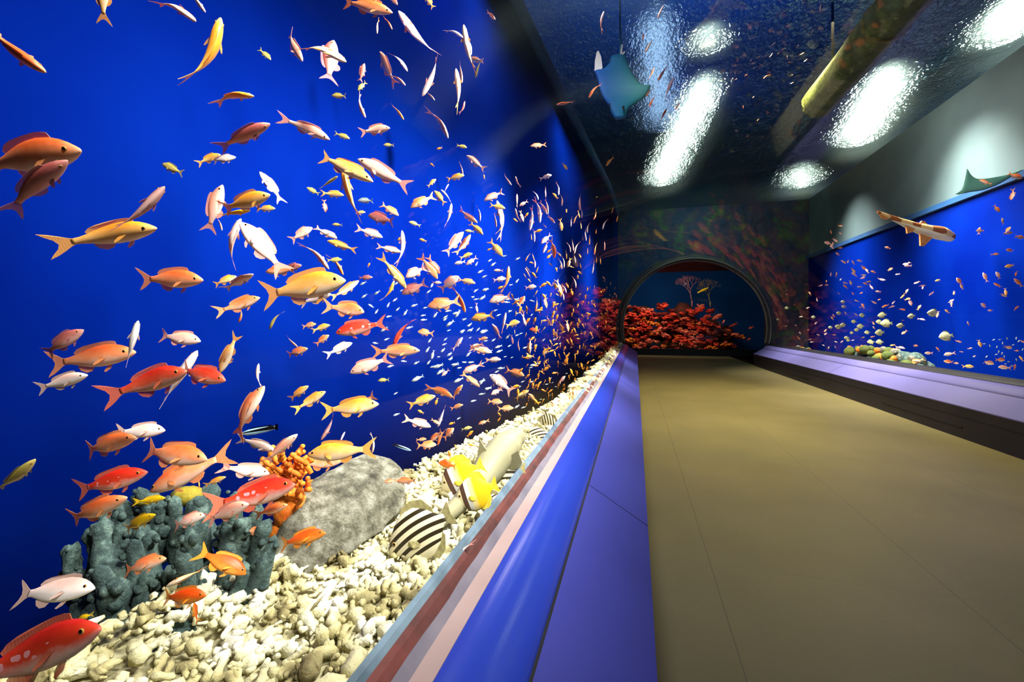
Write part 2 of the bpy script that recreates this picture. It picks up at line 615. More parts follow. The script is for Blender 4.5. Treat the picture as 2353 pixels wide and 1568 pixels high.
def console(mir, label):
    g = (lambda x: 3.066 - x) if mir else (lambda x: x)
    root = empty('rail_console', (g(-0.1), 5.5, 0), label, 'railing', None)

    def P(name, poly, mat, y0=Y0, y1=YEND - 0.3, smooth=False):
        o = prism(name, [(g(x), z) for x, z in poly], y0, y1, mat, None, 1, smooth)
        o.parent = root
        o.matrix_parent_inverse = Matrix.Translation(root.location).inverted()
        return o
    P('kickboard', [(0.046, -1.1), (0.046, -0.80), (-0.39, -0.80), (-0.39, -1.1)], M['kick'])
    if mir:
        P('slot', [(0.048, -0.90), (0.048, -0.885), (0.03, -0.885), (0.03, -0.90)], M['dark'])
        P('slot', [(0.052, -1.0), (0.052, -0.985), (0.03, -0.985), (0.03, -1.0)], M['dark'], 5.2, 6.6)
        P('slot', [(0.052, -1.0), (0.052, -0.985), (0.03, -0.985), (0.03, -1.0)], M['dark'], 9.0, 10.2)
    pan = P('front_panel', [(0.047, -0.80), (0.047, -0.79), (-0.180, -0.652), (-0.39, -0.652), (-0.39, -0.80)],
            M['lavender' if mir else 'panelblue'])
    for ysm in ((1.78, 5.2, 9.0) if not mir else (4.1, 8.2)):
        d = 0.0012
        P('panel_joint', [(0.048, -0.789), (-0.179, -0.651), (-0.179, -0.66), (0.04, -0.80)], M['dark'], ysm - d, ysm + d)
    P('seam_strip', [(-0.176, -0.655), (-0.186, -0.648), (-0.25, -0.648), (-0.25, -0.66)], M['dark'])
    cap = [(-0.186, -0.648)]
    for i in range(25):
        u = i / 24
        cap.append((-0.188 - 0.122 * u, -0.64 + 0.07 * math.sin(u * math.pi / 2) ** 0.8))
    cap += [(-0.31, -0.65)]
    P('rail_cap', cap, M['lavender' if mir else 'railblue'])
    P('rail_strip', [(-0.308, -0.6), (-0.310, -0.568), (-0.345, -0.566), (-0.345, -0.6)], M['dark' if mir else 'pink'])
    P('seal_strip', [(-0.344, -0.6), (-0.345, -0.566), (-0.366, -0.547), (-0.366, -0.6)], M['kick' if mir else 'sealgrey'])
    # uneven sealant beads
    for nm, xa, za, xb, zb, mt, am in (('sealant_bead', -0.362, -0.550, -0.386, -0.532, 'rust', 0.004),
                                       ('glass_edge', -0.384, -0.535, -0.402, -0.517, 'edge', 0.002)):
        v, f = [], []
        n = 260
        for i in range(n + 1):
            y = Y0 + (YEND - 0.3 - Y0) * i / n
            w1 = am * noise.noise(Vector((y * 7, xa * 50, 1))) if y < 6 else 0
            v += [(g(xa + w1), y, za + H - w1), (g((xa + xb) / 2), y, (za + zb) / 2 + 0.004 + H),
                  (g(xb), y, zb + H), (g(xb), y, -0.6 + H), (g(xa + w1), y, -0.6 + H)]
        for i in range(n):
            for k in range(5):
                f.append((5 * i + k, 5 * i + (k + 1) % 5, 5 * i + 5 + (k + 1) % 5, 5 * i + 5 + k))
        f += [(0, 1, 2, 3, 4), tuple(5 * n + k for k in (4, 3, 2, 1, 0))]
        o = obj(nm, fix(mesh(nm, v, f, M[('dark' if mt == 'rust' else 'kick') if mir else mt], False)), root)
        o.matrix_parent_inverse = Matrix.Translation(root.location).inverted()
    return root


console(False, 'blue glossy rail console below the left tank glass, running down the walkway')
console(True, 'lavender rail console with dark kickboard below the right tank glass')

# ------------------------------------------------------------------ lamps above the water
def above_water(px, py, zz):
    d = ray(px, py)
    p = d * (ZSURF / d.z)
    q = d.normalized()                      # the water bends the sight line upwards
    q = Vector((q.x / NW, q.y / NW, 0))
    q.z = math.sqrt(1 - q.x ** 2 - q.y ** 2)
    p = p + q * ((zz - ZSURF) / q.z)
    p.z += H
    return p


def ceiling_lamp(pa, pb, wd, label, mat='lamp', zz=4.3):
    """a strip lamp with a shallow trough housing, hung over the water"""
    a, b = above_water(*pa, zz), above_water(*pb, zz)
    c = (a + b) / 2
    root = empty('ceiling_lamp', c, label, 'lamp', 'lamps above the water')
    u = (b - a) / 2
    hl = max(u.length, 0.03)
    u.normalize()
    n_ = Vector((-u.y, u.x, 0))

    def out(g, zt, m=7):
        pts = []
        for s_, a0_ in ((1, -math.pi / 2), (-1, math.pi / 2)):
            for k in range(m):
                t_ = a0_ + math.pi * k / (m - 1)
                pts.append(u * (s_ * hl + (wd + g) * math.cos(t_)) + n_ * ((wd + g) * math.sin(t_)) + Vector((0, 0, zt)))
        return pts
    A, B = out(0.05, 0.0), out(0.02, 0.14)
    n = len(A)
    f = [(i, (i + 1) % n, n + (i + 1) % n, n + i) for i in range(n)] + [tuple(range(n, 2 * n))]
    obj('housing', fix(mesh('housing', A + B, f, M['dark'], False)), root)
    A, B = out(0.0, 0.005), out(-wd * 0.4, -0.03)
    f = [(i, (i + 1) % n, n + (i + 1) % n, n + i) for i in range(n)] + [tuple(range(n, 2 * n)), tuple(range(n))]
    obj('lens', fix(mesh('lens', A + B, f, M[mat])), root)
    for s_ in (-0.6, 0.6):
        v, f = tube([u * s_ * hl + Vector((0, 0, 0.13)), u * s_ * hl + Vector((0, 0, 5.6 + H - c.z))], [0.008, 0.008], 6)
        obj('hanger', fix(mesh('hanger', v, f, M['dark'])), root)
    return root


ceiling_lamp((1622, 205), (1520, 420), 0.03, 'long bright warm lamp over the tunnel, left of its centre line')
ceiling_lamp((1612, 104), (1640, 96), 0.01, 'small sparkling lamp above the tunnel, near the hanging ray')
ceiling_lamp((2045, 190), (1968, 325), 0.055, 'brightest white lamp shining through ripples on the right')
ceiling_lamp((1846, 405), (1822, 480), 0.03, 'golden lamp glinting far down the tunnel above the right side')
ceiling_lamp((2300, 80), (2390, 0), 0.07, 'white lamp at the upper right corner')
ceiling_lamp((1508, 60), (1518, 285), 0.13, 'pale blue lit strip rippling through the water beside the hanging ray', 'panel')

# ------------------------------------------------------------------ fish builder
def loft(st, seg=12, bend=0.0):
    """st: (x, z centre, half height, half width)"""
    v, f = [], []
    for x, zc, hh, hw in st:
        yo = by(x, bend)
        for k in range(seg):
            a = 2 * math.pi * k / seg
            v.append((x, yo + hw * math.cos(a) * abs(math.cos(a)) ** 0.15, zc + hh * math.sin(a)))
    n = len(st)
    for i in range(n - 1):
        for k in range(seg):
            k2 = (k + 1) % seg
            f.append((i * seg + k, i * seg + k2, (i + 1) * seg + k2, (i + 1) * seg + k))
    f.append(tuple(range(seg)))
    f.append(tuple((n - 1) * seg + k for k in range(seg))[::-1])
    return v, f


def by(x, b):
    u = max(0.0, 0.15 - x)
    return b * u * u


def fin(outline, bend=0.0, th=0.004, side=0.0, splay=0.0):
    """thin solid fin from an (x, z) outline in the fish's middle plane, or splayed out sideways"""
    n = len(outline)
    v = []
    for s in (-1, 1):
        for i, (x, z) in enumerate(outline):
            y = by(x, bend) + s * th * 0.5
            if splay:
                z0 = outline[0][1]
                dz = z - z0
                v.append((x, side + y + splay * abs(dz) , z0 + dz * 0.8))
            else:
                v.append((x, y, z))
    f = [tuple(range(n))[::-1], tuple(range(n, 2 * n))]
    f += [(i, (i + 1) % n, n + (i + 1) % n, n + i) for i in range(n)]
    return v, f


def eye_mesh(r, side, name, mats):
    v, f, mi = [], [], []
    ns, nr = 10, 4
    v.append((0, side * r * 0.55, 0))
    for i in range(1, nr + 1):
        a = math.pi / 2 * i / nr
        for k in range(ns):
            b = 2 * math.pi * k / ns
            v.append((r * math.sin(a) * math.cos(b), side * r * 0.55 * math.cos(a), r * math.sin(a) * math.sin(b)))
    for k in range(ns):
        f.append((0, 1 + k, 1 + (k + 1) % ns))
        mi.append(0)
    for i in range(nr - 1):
        for k in range(ns):
            p, q = 1 + i * ns, 1 + (i + 1) * ns
            f.append((p + k, q + k, q + (k + 1) % ns, p + (k + 1) % ns))
            mi.append(0 if i < 1 else 1)
    return mesh(name, v, f, mats, True, mi)


KIND = {  # belly, flank, back, fin, words
    'o': ('#fbdcc8', '#f49a68', '#e8642c', '#f09a60', 'orange'),
    'p': ('#fcece6', '#f8c8b8', '#f29c80', '#f2a894', 'pale pink'),
    'y': ('#fcecd0', '#fac070', '#f09428', '#f6b050', 'golden orange'),
    'r': ('#f0c0ac', '#e45a3a', '#d02a16', '#e87450', 'red'),
    'R': ('#f2cabc', '#e04428', '#cc2414', '#e07454', 'red pale-blotched'),
    'w': ('#f8f2ee', '#f0ded6', '#e4b4a4', '#dcb8a8', 'whitish'),
    'd': ('#d4a8a0', '#b87468', '#984a44', '#a4646a', 'dusky red'),
    't': ('#dcd49c', '#c0a85c', '#92843c', '#a89850', 'tan'),
    'g': ('#f0f4e6', '#c2cec4', '#8c9c98', '#94a4a4', 'silver'),
    'k': ('#ecd040', '#e0b410', '#c09408', '#e0b820', 'yellow'),
    'e': ('#ffac48', '#ff6c1c', '#f84a0c', '#ffa430', 'vivid orange'),
}
MB, MF = {}, {}


def fish_mats(k):
    if k in MB:
        return MB[k], MF[k]
    be, fl, ba, fi, wd = KIND[k]
    t = NT(wd.replace(' ', '_') + '_scales')
    s_ = t.sep()
    fz = t.math('ADD', t.math('MULTIPLY', s_[2], 3.2), 0.5)
    fz = t.math('ADD', fz, t.math('MULTIPLY', t.math('SUBTRACT', t.noise(9, 3), 0.5), 0.35))
    col = t.ramp(fz, [(0.18, lin(be)), (0.5, lin(fl)), (0.82, lin(ba))])
    if k == 'R':
        vo = t.n('ShaderNodeTexVoronoi')
        vo.inputs['Scale'].default_value = 13
        t.l(t.obj(), vo.inputs['Vector'])
        sp = t.math('LESS_THAN', vo.outputs['Distance'], 0.34)
        band = t.math('LESS_THAN', t.math('ABSOLUTE', t.math('SUBTRACT', s_[2], 0.012)), 0.032)
        rear = t.math('LESS_THAN', s_[0], 0.2)
        col = t.mix(t.math('MULTIPLY', t.math('MULTIPLY', sp, band), t.math('MULTIPLY', rear, 0.85)), col, lin('#f4a8b0'))
    MB[k] = t.done(t.bsdf(col, 0.4, 0.35))
    t = NT(wd.replace(' ', '_') + '_fin')
    w_ = t.n('ShaderNodeTexWave')
    w_.inputs['Scale'].default_value = 14
    w_.inputs['Distortion'].default_value = 2
    t.l(t.obj(), w_.inputs['Vector'])
    c2 = tuple(x * 0.75 for x in lin(fi)[:3]) + (1,)
    col = t.mix(w_.outputs['Fac'], lin(fi), c2)
    b = t.bsdf(col, 0.5, 0.2)
    trn = t.n('ShaderNodeBsdfTransparent')
    mx = t.n('ShaderNodeMixShader')
    mx.inputs[0].default_value = 0.32
    t.l(b, mx.inputs[1])
    t.l(trn.outputs[0], mx.inputs[2])
    MF[k] = t.done(mx.outputs[0])
    return MB[k], MF[k]


M['pupil'] = noisy('eye_pupil', '#060408', '#0c080c', 5, 0.1, spec=0.8)
M['iris'] = noisy('eye_iris', '#a8742c', '#c89850', 9, 0.2)

ANTH = [(0.500, -0.012, 0.004, 0.003), (0.485, -0.010, 0.022, 0.016), (0.455, -0.006, 0.045, 0.030), (0.41, 0.0, 0.073, 0.045),
        (0.35, 0.006, 0.100, 0.056), (0.27, 0.010, 0.124, 0.064), (0.18, 0.010, 0.136, 0.066), (0.08, 0.006, 0.134, 0.062),
        (-0.02, 0.003, 0.118, 0.053), (-0.11, 0.002, 0.092, 0.041), (-0.19, 0.003, 0.064, 0.029), (-0.25, 0.004, 0.046, 0.019),
        (-0.29, 0.004, 0.043, 0.012), (-0.32, 0.004, 0.040, 0.006)]
ANTH_FINS = {
    'tail_fin': [(-0.29, 0.036), (-0.34, 0.062), (-0.40, 0.105), (-0.46, 0.145), (-0.52, 0.175), (-0.485, 0.12), (-0.435, 0.06),
                 (-0.415, 0.0), (-0.435, -0.055), (-0.485, -0.115), (-0.515, -0.165), (-0.45, -0.135), (-0.39, -0.095),
                 (-0.34, -0.055), (-0.29, -0.028)],
    'dorsal_fin': [(0.30, 0.115), (0.285, 0.165), (0.24, 0.180), (0.17, 0.186), (0.08, 0.180), (0.0, 0.172), (-0.08, 0.160),
                   (-0.15, 0.135), (-0.19, 0.095), (-0.17, 0.06), (-0.08, 0.090), (0.05, 0.125), (0.18, 0.135)],
    'anal_fin': [(0.02, -0.115), (-0.02, -0.165), (-0.08, -0.175), (-0.14, -0.140), (-0.17, -0.085), (-0.14, -0.060), (-0.05, -0.095)],
    'pelvic_fin': [(0.22, -0.115), (0.19, -0.165), (0.13, -0.200), (0.11, -0.190), (0.15, -0.140), (0.17, -0.115)],
}
PECT = [(0.235, -0.01), (0.20, -0.045), (0.15, -0.095), (0.10, -0.12), (0.095, -0.09), (0.13, -0.04), (0.20, 0.012)]
_cache = {}


def anthias_meshes(k, bend):
    key = (k, bend)
    if key in _cache:
        return _cache[key]
    mb, mf = fish_mats(k)
    d = {'body': [fix(mesh('body', *loft(ANTH, 14, bend), mb))]}
    for nm, ol in ANTH_FINS.items():
        d[nm] = [fix(mesh(nm, *fin(ol, bend), mf, False))]
    d['pectoral_fin'] = [fix(mesh('pectoral_fin', *fin(PECT, bend, 0.004, s * 0.052, s * 0.45), mf, False)) for s in (-1, 1)]
    d['eye'] = []
    for s in (-1, 1):
        e = eye_mesh(0.021, s, 'eye', [M['pupil'], M['iris']])
        for vv in e.vertices:
            vv.co += Vector((0.405, s * 0.041, 0.022))
        d['eye'].append(e)
    # one joined mesh for fish too small to show parts
    vs, fs, mi = [], [], []
    parts = [(loft(ANTH[::1], 8, bend), 0)] + [(fin(ol, bend), 1) for ol in ANTH_FINS.values()]
    for (v, f), m in parts:
        o = len(vs)
        vs += v
        fs += [tuple(i + o for i in q) for q in f]
        mi += [m] * len(f)
    d['joined'] = mesh('anthias', vs, fs, [mb, mf], True, mi)
    fix(d['joined'])
    _cache[key] = d
    return d


def orient(head, tail, roll=0.0, flip=False, eye=Vector((0, 0, H))):
    """unit axes (axis, lateral, dorsal) of a fish between two points, its flank turned to the viewer, rolled about its axis"""
    a = (head - tail)
    L = a.length
    a.normalize()
    mid = (head + tail) * 0.5
    n = (eye - mid)
    n = (n - a * n.dot(a)).normalized()
    u = n.cross(a)
    if u.z < 0 and not flip:
        u = -u
    lat = u.cross(a)
    q = Matrix.Rotation(roll, 3, a)
    return L, a, q @ lat, q @ u, mid


def place(root, head, tail, roll=0.0, hs=1.0, ws=1.0, L=None):
    L0, a, lat, u, mid = orient(head, tail, roll)
    L = L or L0
    m = Matrix.Identity(4)
    for i, (ax, s) in enumerate(((a, L), (lat, L * ws), (u, L * hs))):
        for j in range(3):
            m[j][i] = ax[j] * s
        m[i][3] = mid[i]
    root.matrix_world = m


DIRS = ['right', 'up-right', 'up', 'up-left', 'left', 'down-left', 'down', 'down-right']


def heading(hx, hy, tx, ty):
    a = math.degrees(math.atan2(-(hy - ty), hx - tx)) % 360
    return DIRS[int((a + 22.5) // 45) % 8]


